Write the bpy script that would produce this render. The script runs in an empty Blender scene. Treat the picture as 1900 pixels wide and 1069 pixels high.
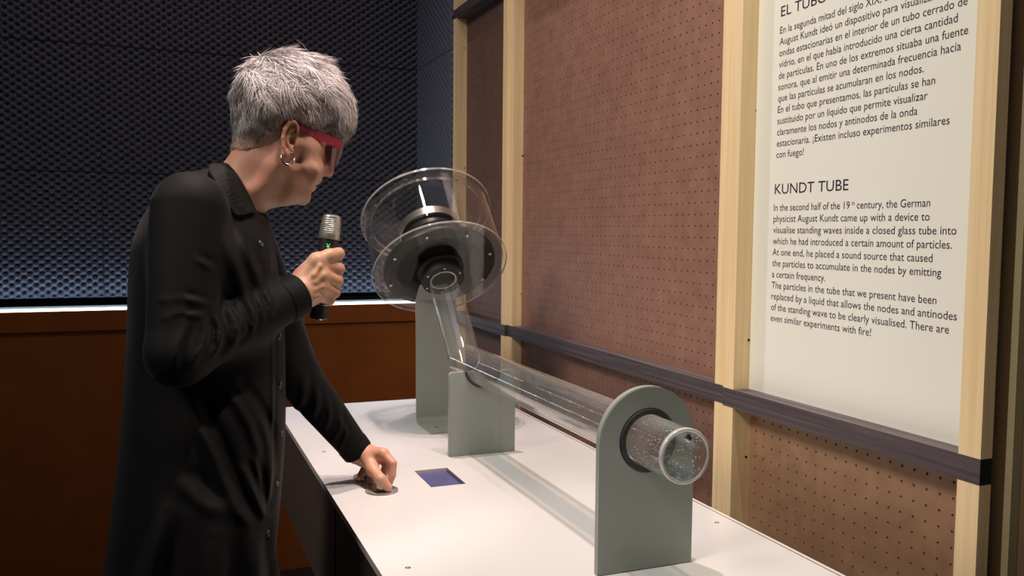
import bpy, bmesh, math, random
import numpy as np
from mathutils import Vector, Matrix
random.seed(7); RNG = np.random.default_rng(7)
sc = bpy.context.scene
COL = sc.collection
PI = math.pi

# ------------------------------------------------------------------ camera, world, exposure, lamps
FPX, YAW, PITCH, ROLL = 1614.1, 0.382574, 0.0652139, 0.0090605
W, H = 1900, 1069
CAM = np.array([0, 0, 1.38])
Fv = np.array([math.sin(YAW)*math.cos(PITCH), math.cos(YAW)*math.cos(PITCH), -math.sin(PITCH)])
R0 = np.array([math.cos(YAW), -math.sin(YAW), 0]); U0 = np.cross(R0, Fv)
cr, sr = math.cos(ROLL), math.sin(ROLL)
Rv, Uv = cr*R0 + sr*U0, -sr*R0 + cr*U0
cd = bpy.data.cameras.new('camera'); cam = bpy.data.objects.new('camera', cd); COL.objects.link(cam)
cd.sensor_width = 36; cd.lens = 36*FPX/W; cd.clip_start = .02
cam.matrix_world = Matrix(((Rv[0], Uv[0], -Fv[0], CAM[0]), (Rv[1], Uv[1], -Fv[1], CAM[1]), (Rv[2], Uv[2], -Fv[2], CAM[2]), (0, 0, 0, 1)))
sc.camera = cam
world = bpy.data.worlds.new('world'); sc.world = world; world.use_nodes = True
world.node_tree.nodes['Background'].inputs[0].default_value = (.55, .6, .8, 1)
world.node_tree.nodes['Background'].inputs[1].default_value = .02
sc.view_settings.view_transform = 'Standard'; sc.view_settings.look = 'None'
sc.view_settings.exposure = .12; sc.view_settings.gamma = 1; sc.view_settings.use_curve_mapping = False
sc.cycles.use_denoising = True
sc.cycles.max_bounces = 12; sc.cycles.transparent_max_bounces = 32; sc.cycles.caustics_refractive = False

def spot(name, loc, tgt, power, color, size, blend, radius):
    l = bpy.data.lights.new(name, 'SPOT'); l.energy = power; l.color = color
    l.spot_size = math.radians(size); l.spot_blend = blend; l.shadow_soft_size = radius
    o = bpy.data.objects.new(name, l); COL.objects.link(o); o.location = loc
    o.rotation_euler = (Vector(tgt)-Vector(loc)).to_track_quat('-Z', 'Y').to_euler()
    return o
def area(name, loc, tgt, power, color, size):
    l = bpy.data.lights.new(name, 'AREA'); l.energy = power; l.color = color; l.size = size
    o = bpy.data.objects.new(name, l); COL.objects.link(o); o.location = loc
    o.rotation_euler = (Vector(tgt)-Vector(loc)).to_track_quat('-Z', 'Y').to_euler(); return o
area('ambient_fill', (-.6, 1.2, 5.1), (-.2, 3.2, 0), 12, (.62, .72, 1), 2.4)  # added dim bluish ambient fill, not a lamp of the hall
spot('side_fill_spot', (-2.3, .3, 4.1), (1.10, 1.85, 1.45), 450, (1, .90, .80), 42, .6, .6)  # added soft fill from the left to brighten the partition
spot('wainscot_fill_spot', (-.3, 2.0, 4.9), (.5, 3.7, .6), 75, (1, .75, .5), 60, 1, .1)  # added warm fill to brighten the orange wainscot
spot('ceiling_spot_rose', (.42, 2.2, 4.95), (.6, 1.75, .9), 500, (1, .79, .76), 39, .9, .035)
spot('ceiling_spot_warm', (.50, 1.05, 4.95), (.92, 1.05, 1.15), 370, (1, .93, .76), 34, .7, .04)
spot('ceiling_spot_front', (.95, .35, 4.6), (.20, 1.5, 1.5), 380, (1, .79, .70), 19, .6, .06)

def pl(px, py, axis, val):
    d = Fv + Rv*(px-W/2)/FPX - Uv*(py-H/2)/FPX
    return CAM + d*((val-CAM[axis])/d[axis])

# ------------------------------------------------------------------ materials
def mat(name, base=(.5, .5, .5), rough=.5, metal=0, **kw):
    m = bpy.data.materials.new(name); m.use_nodes = True
    b = m.node_tree.nodes['Principled BSDF']
    b.inputs['Base Color'].default_value = (*base, 1); b.inputs['Roughness'].default_value = rough; b.inputs['Metallic'].default_value = metal
    for k, v in kw.items():
        b.inputs[k.replace('_', ' ')].default_value = v
    return m
def nodes(m): return m.node_tree.nodes, m.node_tree.links, m.node_tree.nodes['Principled BSDF']
def noise_col(m, c1, c2, scale=(1, 1, 1), nscale=5, detail=6, lo=.3, hi=.7, bump=0, bdist=.001, dist=0, rough=None):
    n, l, b = nodes(m)
    tc = n.new('ShaderNodeTexCoord'); mp = n.new('ShaderNodeMapping'); mp.inputs['Scale'].default_value = scale
    nz = n.new('ShaderNodeTexNoise'); nz.inputs['Scale'].default_value = nscale; nz.inputs['Detail'].default_value = detail; nz.inputs['Distortion'].default_value = dist
    rp = n.new('ShaderNodeValToRGB'); rp.color_ramp.elements[0].position = lo; rp.color_ramp.elements[1].position = hi
    rp.color_ramp.elements[0].color = (*c1, 1); rp.color_ramp.elements[1].color = (*c2, 1)
    l.new(tc.outputs['Object'], mp.inputs[0]); l.new(mp.outputs[0], nz.inputs['Vector']); l.new(nz.outputs['Fac'], rp.inputs[0]); l.new(rp.outputs[0], b.inputs['Base Color'])
    if bump:
        bp = n.new('ShaderNodeBump'); bp.inputs['Strength'].default_value = bump; bp.inputs['Distance'].default_value = bdist
        l.new(nz.outputs['Fac'], bp.inputs['Height']); l.new(bp.outputs[0], b.inputs['Normal'])
    return m
M = {}
M['pine'] = noise_col(mat('pine', rough=.55), (.76, .54, .27), (.88, .70, .44), (60, 60, 1.2), 1.6, 8, .25, .75, .25, .0006, .6)
M['pine_side'] = noise_col(mat('pine_side', rough=.55), (.48, .33, .15), (.62, .46, .25), (50, 50, 1.0), 1.3, 8, .25, .75, .25, .0006, .5)
M['rail'] = noise_col(mat('rail', rough=.5), (.030, .022, .026), (.11, .085, .095), (70, 1.5, 70), 1.6, 8, .3, .75, .4, .0008, .7)
M['rail_end'] = mat('rail_end', (.006, .006, .006), .6)
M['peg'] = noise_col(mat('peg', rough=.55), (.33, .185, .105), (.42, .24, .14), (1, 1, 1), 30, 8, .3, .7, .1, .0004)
M['peg_dimmed'] = noise_col(mat('peg_dimmed', rough=.55), (.22, .112, .078), (.285, .15, .105), (1, 1, 1), 30, 8, .3, .7, .1, .0004)  # dimmer light on the middle board put into its darker colour
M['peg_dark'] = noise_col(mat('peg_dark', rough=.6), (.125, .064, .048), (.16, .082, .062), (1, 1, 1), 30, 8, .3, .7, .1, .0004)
M['black'] = mat('black', (.012, .011, .011), .6)
M['panel'] = mat('panel', (.82, .82, .74), .38)
M['ink'] = mat('ink', (.015, .012, .025), .5)
M['laminate'] = mat('laminate', (.55, .54, .535), .24)
M['taupe'] = mat('taupe', (.065, .047, .037), .45)
M['taupe_dark'] = mat('taupe_dark', (.045, .028, .022), .45)
M['orange'] = noise_col(mat('orange', rough=.6), (.30, .085, .012), (.36, .11, .018), (1, 1, 1), 9, 6, .3, .7, .1, .001)
M['foam'] = noise_col(mat('foam', rough=.9), (.082, .088, .130), (.100, .108, .155), (1, 1, 1), 60, 4, .3, .7, .2, .0005)
M['floor'] = noise_col(mat('floor', rough=.5), (.02, .017, .016), (.03, .026, .025), (1, 1, 1), 12, 6)
M['void'] = mat('void', (.01, .01, .012), .9)
M['steel'] = noise_col(mat('steel', rough=.38, metal=.15), (.27, .30, .275), (.30, .33, .305), (1, 1, 1), 4, 4, .3, .7)
M['rubber'] = mat('rubber', (.02, .022, .022), .55)
M['speaker'] = mat('speaker', (.010, .010, .011), .4)
M['cone'] = mat('cone', (.012, .012, .013), .5)
M['alu'] = mat('alu', (.62, .58, .56), .3, .9)
M['chrome'] = mat('chrome', (.62, .58, .54), .27, .75)
M['zinc'] = mat('zinc', (.55, .53, .5), .3, 1)
M['screen'] = mat('screen', (.05, .045, .10), .15)
nb = nodes(M['screen'])[2]; nb.inputs['Emission Color'].default_value = (.16, .14, .38, 1); nb.inputs['Emission Strength'].default_value = .24
M['led'] = mat('led', (.8, .9, 1), .5); nb = nodes(M['led'])[2]; nb.inputs['Emission Color'].default_value = (.62, .84, 1, 1); nb.inputs['Emission Strength'].default_value = 24
M['led_green'] = mat('led_green', (0, .3, .05), .5); nb = nodes(M['led_green'])[2]; nb.inputs['Emission Color'].default_value = (.05, .9, .15, 1); nb.inputs['Emission Strength'].default_value = 1.2
M['mic'] = mat('mic', (.012, .012, .012), .45)
M['grille'] = mat('grille', (.52, .52, .48), .35, .8)
M['skin'] = mat('skin', (.62, .33, .23), .48, Subsurface_Weight=.12, Subsurface_Scale=.01)
nodes(M['skin'])[2].inputs['Subsurface Radius'].default_value = (1, .35, .2)
M['dress'] = noise_col(mat('dress', rough=.72, Specular_IOR_Level=.18), (.0016, .0016, .0020), (.0026, .0026, .0032), (1, 1, 1), 400, 2, .3, .7, .15, .0003)
nb = nodes(M['dress'])[2]; nb.inputs['Sheen Weight'].default_value = .03; nb.inputs['Sheen Roughness'].default_value = .4
M['button'] = mat('button', (.05, .05, .05), .25)
M['shoe'] = mat('shoe', (.01, .01, .01), .4)
M['eye'] = mat('eye', (.7, .68, .65), .1)
M['silver'] = mat('silver', (.75, .7, .62), .15, 1)
def hair_mat(name, a, b):
    m = mat(name, rough=.42)
    n, l, bs = nodes(m)
    at = n.new('ShaderNodeAttribute'); at.attribute_name = 'tint'
    rp = n.new('ShaderNodeValToRGB'); rp.color_ramp.elements[0].color = (*a, 1); rp.color_ramp.elements[1].color = (*b, 1)
    l.new(at.outputs['Fac'], rp.inputs[0]); l.new(rp.outputs[0], bs.inputs['Base Color'])
    return m
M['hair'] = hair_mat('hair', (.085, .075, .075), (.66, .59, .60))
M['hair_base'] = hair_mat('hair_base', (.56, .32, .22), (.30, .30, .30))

def acrylic(name, tint=(.97, .975, .97), extra=0.0, rough=.015, ior=1.49, haze=0):
    m = bpy.data.materials.new(name); m.use_nodes = True; n, l = m.node_tree.nodes, m.node_tree.links
    n.clear(); out = n.new('ShaderNodeOutputMaterial')
    tr = n.new('ShaderNodeBsdfTransparent'); tr.inputs[0].default_value = (*tint, 1)
    gl = n.new('ShaderNodeBsdfGlossy'); gl.inputs['Roughness'].default_value = rough; gl.inputs[0].default_value = (1, 1, 1, 1)
    lw = n.new('ShaderNodeLayerWeight'); lw.inputs[0].default_value = .5
    pw = n.new('ShaderNodeMath'); pw.operation = 'POWER'; pw.inputs[1].default_value = 4.6; l.new(lw.outputs['Facing'], pw.inputs[0])
    fr = n.new('ShaderNodeMath'); fr.operation = 'MULTIPLY_ADD'; f0 = ((ior-1)/(ior+1))**2; fr.inputs[1].default_value = 1-f0; fr.inputs[2].default_value = f0
    l.new(pw.outputs[0], fr.inputs[0])
    mx = n.new('ShaderNodeMixShader'); l.new(tr.outputs[0], mx.inputs[1]); l.new(gl.outputs[0], mx.inputs[2])
    ad = n.new('ShaderNodeMath'); ad.operation = 'ADD'; ad.use_clamp = True; ad.inputs[1].default_value = extra
    l.new(fr.outputs[0], ad.inputs[0]); l.new(ad.outputs[0], mx.inputs[0])
    last = mx
    if haze:
        df = n.new('ShaderNodeBsdfDiffuse'); df.inputs[0].default_value = (.85, .85, .83, 1)
        m2 = n.new('ShaderNodeMixShader'); m2.inputs[0].default_value = haze
        l.new(mx.outputs[0], m2.inputs[1]); l.new(df.outputs[0], m2.inputs[2]); last = m2
    l.new(last.outputs[0], out.inputs[0])
    return m
M['acrylic'] = acrylic('acrylic', extra=.008, haze=.022)
M['acrylic_drum'] = acrylic('acrylic_drum', (.955, .95, .945), .008, haze=.003)
M['acrylic_edge'] = acrylic('acrylic_edge', (.8, .82, .8), .22, .08, haze=.22)
M['lens'] = acrylic('lens', (.50, .13, .24), .06, .03, haze=.05)
M['frame'] = acrylic('frame', (.72, .22, .26), .08, .06, haze=.30)
nodes_f = M['frame'].node_tree.nodes
for nn in nodes_f:
    if nn.type == 'BSDF_DIFFUSE': nn.inputs[0].default_value = (.75, .14, .20, 1)
M['water'] = acrylic('water', (.86, .93, .97), .05, .0, 1.33)

# ------------------------------------------------------------------ helpers
def tag(o, label=None, cat=None, group=None, kind=None):
    if label: o['label'] = label
    if cat: o['category'] = cat
    if group: o['group'] = group
    if kind: o['kind'] = kind
    return o
def empty(name, loc=(0, 0, 0), parent=None):
    o = bpy.data.objects.new(name, None); COL.objects.link(o); o.location = loc; o.empty_display_size = .05
    if parent: o.parent = parent; o.matrix_parent_inverse = Matrix.Translation(-Vector(wl(parent)))
    return o
def wl(o):
    v = Vector((0, 0, 0))
    return v
def link(name, me, m, parent=None, smooth=False):
    """one mesh object in world coordinates; the parent's own offset is undone"""
    o = bpy.data.objects.new(name, me); COL.objects.link(o)
    if m is not None:
        for x in (m if isinstance(m, (list, tuple)) else [m]): me.materials.append(x)
    (me.shade_smooth if smooth else me.shade_flat)()
    if parent is not None:
        o.parent = parent; o.matrix_parent_inverse = Matrix.Translation(-parent_origin(parent))
    return o
ORIG = {}
def parent_origin(p):
    # every Empty root stands at its location; meshes carry world coordinates and sit at the origin
    return Vector(p.location) if p.parent is None else Vector((0, 0, 0))
def bm_new(): return bmesh.new()
def bm_done(bm, name, m, parent=None, smooth=False, bevel=0, seg=2):
    if bevel:
        bmesh.ops.bevel(bm, geom=[e for e in bm.edges if len(e.link_faces) == 2 and e.calc_face_angle(0) > .6], offset=bevel, segments=seg, affect='EDGES', clamp_overlap=True)
    bmesh.ops.recalc_face_normals(bm, faces=bm.faces)
    me = bpy.data.meshes.new(name); bm.to_mesh(me); bm.free()
    o = link(name, me, m, parent, smooth)
    if bevel and smooth: pass
    return o
def box(bm, x0, x1, y0, y1, z0, z1):
    vs = [bm.verts.new((x, y, z)) for x in (x0, x1) for y in (y0, y1) for z in (z0, z1)]
    for f in ((0, 1, 3, 2), (4, 6, 7, 5), (0, 4, 5, 1), (2, 3, 7, 6), (0, 2, 6, 4), (1, 5, 7, 3)): bm.faces.new([vs[i] for i in f])
def boxo(name, x0, x1, y0, y1, z0, z1, m, parent=None, bevel=0):
    bm = bm_new(); box(bm, x0, x1, y0, y1, z0, z1); return bm_done(bm, name, m, parent, bevel=bevel)
def frame_from(n):
    n = Vector(n).normalized(); a = Vector((1, 0, 0)) if abs(n.x) < .9 else Vector((0, 1, 0))
    b = n.cross(a).normalized(); a = b.cross(n).normalized(); return a, b, n
def lathe(bm, c, axis, prof, seg=64, closed=False):
    """prof: list of (radius, distance along the axis)"""
    c = Vector(c); a, b, n = frame_from(axis); rings = []
    for r, s in prof:
        if r <= 1e-6: rings.append([bm.verts.new(c+n*s)])
        else: rings.append([bm.verts.new(c+n*s+a*(r*math.cos(2*PI*i/seg))+b*(r*math.sin(2*PI*i/seg))) for i in range(seg)])
    pairs = list(zip(rings, rings[1:])) + ([(rings[-1], rings[0])] if closed else [])
    for p, q in pairs:
        for i in range(seg):
            j = (i+1) % seg
            if len(p) == 1 and len(q) == 1: continue
            if len(p) == 1: bm.faces.new((p[0], q[i], q[j]))
            elif len(q) == 1: bm.faces.new((p[i], q[0], p[j]))
            else: bm.faces.new((p[i], q[i], q[j], p[j]))
def latheo(name, c, axis, prof, m, parent=None, seg=64, closed=False, smooth=True):
    bm = bm_new(); lathe(bm, c, axis, prof, seg, closed)
    o = bm_done(bm, name, m, parent, smooth=smooth)
    if smooth: sharp(o)
    return o
def sharp(o, ang=35):
    o.data.shade_smooth()
    try: o.data.set_sharp_from_angle(angle=math.radians(ang))
    except Exception: pass
def sweep(bm, pts, rad, seg=8, cap=True):
    pts = [Vector(p) for p in pts]; rings = []
    if not isinstance(rad, (list, tuple)): rad = [rad]*len(pts)
    a = None
    for i, p in enumerate(pts):
        t = (pts[min(i+1, len(pts)-1)]-pts[max(i-1, 0)]).normalized()
        if a is None: a, b, _ = frame_from(t)
        else: a = (a-t*a.dot(t)).normalized()
        b = t.cross(a)
        rings.append([bm.verts.new(p+a*rad[i]*math.cos(2*PI*k/seg)+b*rad[i]*math.sin(2*PI*k/seg)) for k in range(seg)])
    for p, q in zip(rings, rings[1:]):
        for k in range(seg): bm.faces.new((p[k], p[(k+1) % seg], q[(k+1) % seg], q[k]))
    if cap: bm.faces.new(rings[0][::-1]); bm.faces.new(rings[-1])
def mesh_np(name, V, Fq, m, parent=None, smooth=True):
    me = bpy.data.meshes.new(name); V = np.asarray(V, np.float32); Fq = np.asarray(Fq, np.int32); k = Fq.shape[1]
    me.vertices.add(len(V)); me.vertices.foreach_set('co', V.ravel())
    me.loops.add(Fq.size); me.loops.foreach_set('vertex_index', Fq.ravel())
    me.polygons.add(len(Fq)); me.polygons.foreach_set('loop_start', np.arange(0, Fq.size, k, dtype=np.int32))
    me.update(calc_edges=True)
    return link(name, me, m, parent, smooth)

# ------------------------------------------------------------------ the setting
def struct(o): o['kind'] = 'structure'; return o
struct(boxo('floor', -3.2, 3.2, -2.2, 4.2, -.14, -.04, M['floor']))
struct(boxo('ceiling', -3.2, 3.2, -2.2, 4.2, 5.3, 5.4, M['void']))
struct(boxo('wall_left', -3.3, -3.2, -2.2, 4.2, 0, 5.3, M['void']))
struct(boxo('wall_front', -3.2, 3.2, -2.3, -2.2, 0, 5.3, M['void']))
YW = 3.70; XW = float(pl(776, 400, 1, YW)[0]); YP = 3.198
# far wall: foam tiles above, orange wainscot below
wb = struct(empty('wall_back', (0, YW, 0)))
PX, PZ, AMP = .0400, .0288, .021
def foam_tile(parent, u0, u1, z0, z1, place, sub=8):
    nu = max(2, int(round((u1-u0)/PX*sub))); nz = max(2, int(round((z1-z0)/PZ*sub)))
    u = np.linspace(u0, u1, nu+1); z = np.linspace(z0, z1, nz+1)
    Ug, Zg = np.meshgrid(u, z, indexing='ij')
    a = .5+.5*np.cos(2*PI*Ug/PX)*np.cos(2*PI*Zg/PZ)          # quincunx of knobs and pits
    hgt = AMP*np.clip(a, 0, 1)**.45
    edge = np.minimum(np.minimum(Ug-u0, u1-Ug), np.minimum(Zg-z0, z1-Zg)); hgt = np.where(edge < .0025, hgt*.55, hgt)
    V = place(Ug.ravel(), Zg.ravel(), hgt.ravel())
    idx = np.arange((nu+1)*(nz+1)).reshape(nu+1, nz+1)
    Fq = np.stack([idx[:-1, :-1], idx[1:, :-1], idx[1:, 1:], idx[:-1, 1:]], -1).reshape(-1, 4)
    return mesh_np('foam_panel', V, Fq, M['foam'], parent)
zs = [1.111, 1.589, 2.067, 2.545, 3.023]
for z0, z1 in zip(zs, zs[1:]):
    for u0, u1 in ((-1.69, -1.20), (-1.20, -.70), (-.70, -.21), (-.21, .29), (.29, XW)):
        foam_tile(wb, u0, u1, z0, z1, lambda u, z, h: np.stack([u, YW-h, z], -1), (8 if u0 > -1 else 4) if z0 < 2.5 else 4)
bm = bm_new(); box(bm, -3.2, XW+.1, YW+.004, YW+.1, 1.07, 5.3); bm_done(bm, 'wall_face', M['void'], wb)
bm = bm_new(); box(bm, -3.2, XW+.1, YW-.060, YW+.1, -.04, .990); bm_done(bm, 'wainscot_panel', M['orange'], wb)
bm = bm_new(); box(bm, -3.2, XW+.1, YW-.068, YW+.1, .990, 1.066); bm_done(bm, 'wainscot_cap', M['orange'], wb, bevel=.003)
ls = boxo('light_strip', -3.0, XW-.01, YW-.067, YW-.052, 1.0680, 1.0755, M['led'])
bm = bm_new(); box(bm, -3.2, XW, YW-.050, YW+.02, 1.060, 1.084); bm_done(bm, 'ledge_shade_filler', M['black'], wb)  # added black filler, stands in for the ledge's shade above the strip
tag(ls, 'thin white glowing light strip on top of the orange lower wall under the foam', 'light')
wr = struct(empty('wall_right', (XW, 3.6, 0)))
for z0, z1 in zip(zs, zs[1:]):
    foam_tile(wr, YP, YW, z0, z1, lambda u, z, h: np.stack([XW-h*.8, u, z], -1), 6)
bm = bm_new(); box(bm, XW+.004, XW+.1, YP, YW, 1.05, 5.3); bm_done(bm, 'wall_face', M['void'], wr)
bm = bm_new(); box(bm, XW-.004, XW+.1, YP, YW-.061, -.04, 1.066); bm_done(bm, 'wainscot_panel', M['orange'], wr)
bm = bm_new(); box(bm, 1.12, 1.3, -2.2, YP, -.04, 5.3); bm_done(bm, 'wall_face', M['void'], wr)

# ------------------------------------------------------------------ timber partition with pegboards
XP, X1, X2, X3 = 1.08, 1.037, 1.046, 1.037
part = empty('timber_partition', (1.06, 2.0, 0))
tag(part, 'pale pine stud partition with brown pegboards and dark stained rails beside the white exhibit table', 'partition')
ZB, ZT, ZR0, ZR1, ZU0, ZU1, ZTOP = -.04, 2.9, 1.0363, 1.073, 2.176, 2.21, 2.9
def stud(xf, y0, y1, xb=XP):
    for z0, z1 in ((ZB, ZR0), (ZR1, ZU0), (ZU1, ZTOP)):
        boxo('post', xf, xb, y0, y1, z0, z1, M['pine'], part, bevel=.0012)
stud(X1, .850, .886, 1.0590)
stud(X1, 1.4075, 1.4415)
stud(X2, 1.4425, 1.482)
stud(X2, 2.599, 2.636)
stud(X3, 2.637, 2.672)
stud(X3, 3.160, 3.196)
for xf, y0, y1, xb in ((X1, .850, 1.4415, XP-.001), (X2, 1.4425, 2.636, XP-.001), (X3, 2.637, 3.196, XP-.001)):
    for z0, z1 in ((ZR0, ZR1), (ZU0, ZU1)):
        if y0 == .850:
            bm = bm_new()
            vs = [(xf, y0), (1.0590, y0), (1.0590, y0+.036), (xb, y0+.036), (xb, y1), (xf, y1)]
            lo = [bm.verts.new((x, y, z0)) for x, y in vs]; hi = [bm.verts.new((x, y, z1)) for x, y in vs]
            bm.faces.new(lo[::-1]); bm.faces.new(hi)
            for i in range(6): bm.faces.new((lo[i], lo[(i+1) % 6], hi[(i+1) % 6], hi[i]))
            bmesh.ops.recalc_face_normals(bm, faces=bm.faces)
            for f in bm.faces:
                if f.normal.y < -.9 and f.calc_center_median().y < y0+.01: f.material_index = 1
            me = bpy.data.meshes.new('rail'); bm.to_mesh(me); bm.free(); link('rail', me, [M['rail'], M['rail_end']], part)
        else:
            boxo('rail', xf, xb, y0, y1, z0, z1, M['rail'], part, bevel=.001)
def pegboard(y0, y1, z0, z1, m, ph_y, ph_z, py=.0243, pz=.0250, r=.0024, th=.004):
    """a board of square cells, each with an octagonal hole right through it"""
    iy0 = math.ceil((y0+py/2-ph_y)/py); iy1 = math.floor((y1-py/2-ph_y)/py)
    iz0 = math.ceil((z0+pz/2-ph_z)/pz); iz1 = math.floor((z1-pz/2-ph_z)/pz)
    cy = ph_y+py*np.arange(iy0, iy1+1); cz = ph_z+pz*np.arange(iz0, iz1+1)
    Cy, Cz = [a.ravel() for a in np.meshgrid(cy, cz, indexing='ij')]; n = len(Cy)
    ang = (np.arange(8)+.5)*2*PI/8
    oy = np.array([1, 1, -1, -1])*py/2; oz = np.array([-1, 1, 1, -1])*pz/2
    hy, hz = r*np.cos(ang), r*np.sin(ang)
    V = np.zeros((n, 20, 3)); V[:, :4, 0] = XP; V[:, :4, 1] = Cy[:, None]+oy; V[:, :4, 2] = Cz[:, None]+oz
    V[:, 4:12, 0] = XP; V[:, 4:12, 1] = Cy[:, None]+hy; V[:, 4:12, 2] = Cz[:, None]+hz
    V[:, 12:, 0] = XP+th; V[:, 12:, 1:] = V[:, 4:12, 1:]
    # corner order: (+,-),(+,+),(-,+),(-,-); hole verts at 22.5,67.5,...
    quads = [(1, 4, 5, 5)]
    Q = []
    Q += [(0, 1, 4, 11), (1, 2, 6, 5), (2, 3, 8, 7), (3, 0, 10, 9)]
    T = [(1, 5, 4), (2, 7, 6), (3, 9, 8), (0, 11, 10)]
    Q += [(a, b, b+8, a+8) for a, b in zip(range(4, 12), list(range(5, 12))+[4])]
    Q = np.array(Q+[(a, b, c, c) for a, b, c in []]); T = np.array(T)
    base = (np.arange(n)*20)[:, None, None]
    Fq = (base+Q).reshape(-1, 4); Ft = (base+T).reshape(-1, 3)
    V = V.reshape(-1, 3)
    me = bpy.data.meshes.new('pegboard')
    # rim strips around the cell field
    a0, a1, b0, b1 = cy[0]-py/2, cy[-1]+py/2, cz[0]-pz/2, cz[-1]+pz/2
    ex, ef = [], []
    for (p0, p1, q0, q1) in ((y0, a0, z0, z1), (a1, y1, z0, z1), (a0, a1, z0, b0), (a0, a1, b1, z1)):
        k = len(V)+len(ex); ex += [(XP, p0, q0), (XP, p1, q0), (XP, p1, q1), (XP, p0, q1)]; ef.append((k, k+1, k+2, k+3))
    V = np.vstack([V, ex]); Fq = np.vstack([Fq, ef])
    loops = np.concatenate([Fq.ravel(), Ft.ravel()]).astype(np.int32)
    starts = np.concatenate([np.arange(len(Fq))*4, len(Fq)*4+np.arange(len(Ft))*3]).astype(np.int32)
    me.vertices.add(len(V)); me.vertices.foreach_set('co', V.astype(np.float32).ravel())
    me.loops.add(len(loops)); me.loops.foreach_set('vertex_index', loops)
    me.polygons.add(len(starts)); me.polygons.foreach_set('loop_start', starts); me.update(calc_edges=True)
    bmx = bmesh.new(); bmx.from_mesh(me)
    bmesh.ops.remove_doubles(bmx, verts=bmx.verts, dist=1e-5)
    bmx.to_mesh(me); bmx.free()
    return link('pegboard', me, m, part)
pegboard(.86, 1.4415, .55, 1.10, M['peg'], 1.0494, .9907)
pegboard(1.4425, 2.636, .55, 2.70, M['peg_dimmed'], 1.0494+.0243*20.4, .9907+.004)
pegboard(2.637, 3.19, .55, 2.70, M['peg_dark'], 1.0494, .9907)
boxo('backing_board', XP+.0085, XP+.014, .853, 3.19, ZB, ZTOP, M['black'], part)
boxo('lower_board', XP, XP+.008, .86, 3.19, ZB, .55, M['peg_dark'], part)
# screws in the stud sides
def screw(c, n, r, m, parent, name='screw', cross=True):
    a, b, nn = frame_from(n); c = Vector(c)
    bm = bm_new(); lathe(bm, c, n, [(r, 0), (r*.96, r*.22), (r*.55, r*.42), (0, r*.46)], 16)
    if cross:
        for d in (a, b):
            e = nn.cross(d)
            vs = [bm.verts.new(c+d*s*r*.6+e*t*r*.12+nn*r*q) for s in (-1, 1) for t in (-1, 1) for q in (.3, .52)]
            for f in ((0, 1, 3, 2), (4, 6, 7, 5), (0, 4, 5, 1), (2, 3, 7, 6), (0, 2, 6, 4), (1, 5, 7, 3)):
                fc = bm.faces.new([vs[i] for i in f]); fc.material_index = 1
    me_o = bm_done(bm, name, [m, M['black']], parent, smooth=False); return me_o
for (px, py_, yy) in ((1404, 205, 1.4075), (1389, 631, 1.4075), (1384, 848, 1.4075), (974, 20.6, 2.599), (969.5, 289, 2.599), (968, 546, 2.599), (861, 89, 3.160), (861.5, 312, 3.160)):
    p = pl(px, py_, 1, yy)
    latheo('screw', (p[0], yy, p[2]), (0, -1, 0), [(.0028, -.0002), (.0026, .0006), (.0012, .0003), (0, .0003)], M['black'], part, 12)
# strips of the neighbouring wall beyond the partition's end
for n_, (x0, x1, y0, y1, m) in enumerate(((1.0592, 1.0885, .853, .878, mat('batten', (.16, .095, .045), .6)), (1.089, 1.106, .842, .880, mat('pale_board', (.36, .30, .17), .6)), (1.107, 1.1195, .822, .860, mat('brown_board', (.15, .09, .045), .6)), (1.1085, 1.1195, .60, .820, M['black']))):
    struct(boxo('trim_%d' % (n_+1), x0, min(x1, 1.1195) if n_ == 3 else x1, y0, y1, ZB, ZTOP, m))

# ------------------------------------------------------------------ information panel with its text
pan = empty('information_panel', (1.075, 1.13, ZR1))
tag(pan, 'tall off white information panel with dark Spanish and English text standing on the dark rail', 'sign')
boxo('board', 1.0735, 1.0790, .8595, 1.4070, ZR1, ZU0, M['panel'], pan, bevel=.0006)
def text(body, yl, zb, size, width=None, sx=None, offset=0.0):
    c = bpy.data.curves.new('text_line', 'FONT'); c.body = body; c.size = size; c.resolution_u = 3; c.offset = offset
    t = bpy.data.objects.new('tmp', c); COL.objects.link(t); bpy.context.view_layer.update()
    me = bpy.data.meshes.new_from_object(t.evaluated_get(bpy.context.evaluated_depsgraph_get()))
    bpy.data.objects.remove(t)
    co = np.zeros(len(me.vertices)*3); me.vertices.foreach_get('co', co); co = co.reshape(-1, 3)
    x0, x1 = co[:, 0].min(), co[:, 0].max()
    k = (width/(x1-x0)) if width else (sx or 1)
    out = np.stack([np.full(len(co), 1.07335), yl-(co[:, 0]-x0)*k, zb+co[:, 1]], -1)
    me.vertices.foreach_set('co', out.astype(np.float32).ravel()); me.update(); me.name = 'text_line'
    return link('text_line', me, M['ink'], pan)
ES = [("En la segunda mitad del siglo XIX, el físico alemán", None), ("August Kundt ideó un dispositivo para visualizar las", None),
      ("ondas estacionarias en el interior de un tubo cerrado de", 1.3423-.9333), ("vidrio, en el que había introducido una cierta cantidad", 1.3414-.9479),
      ("de partículas. En uno de los extremos situaba una fuente", 1.342-.9298), ("sonora, que al emitir una determinada frecuencia hacía", 1.3419-.9407),
      ("que las partículas se acumularan en los nodos.", None), ("En el tubo que presentamos, las partículas se han", None), ("sustituido por un líquido que permite visualizar", None),
      ("claramente los nodos y antinodos de la onda", None), ("estacionaria. ¡Existen incluso experimentos similares", 1.3439-.9571), ("con fuego!", None)]
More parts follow.
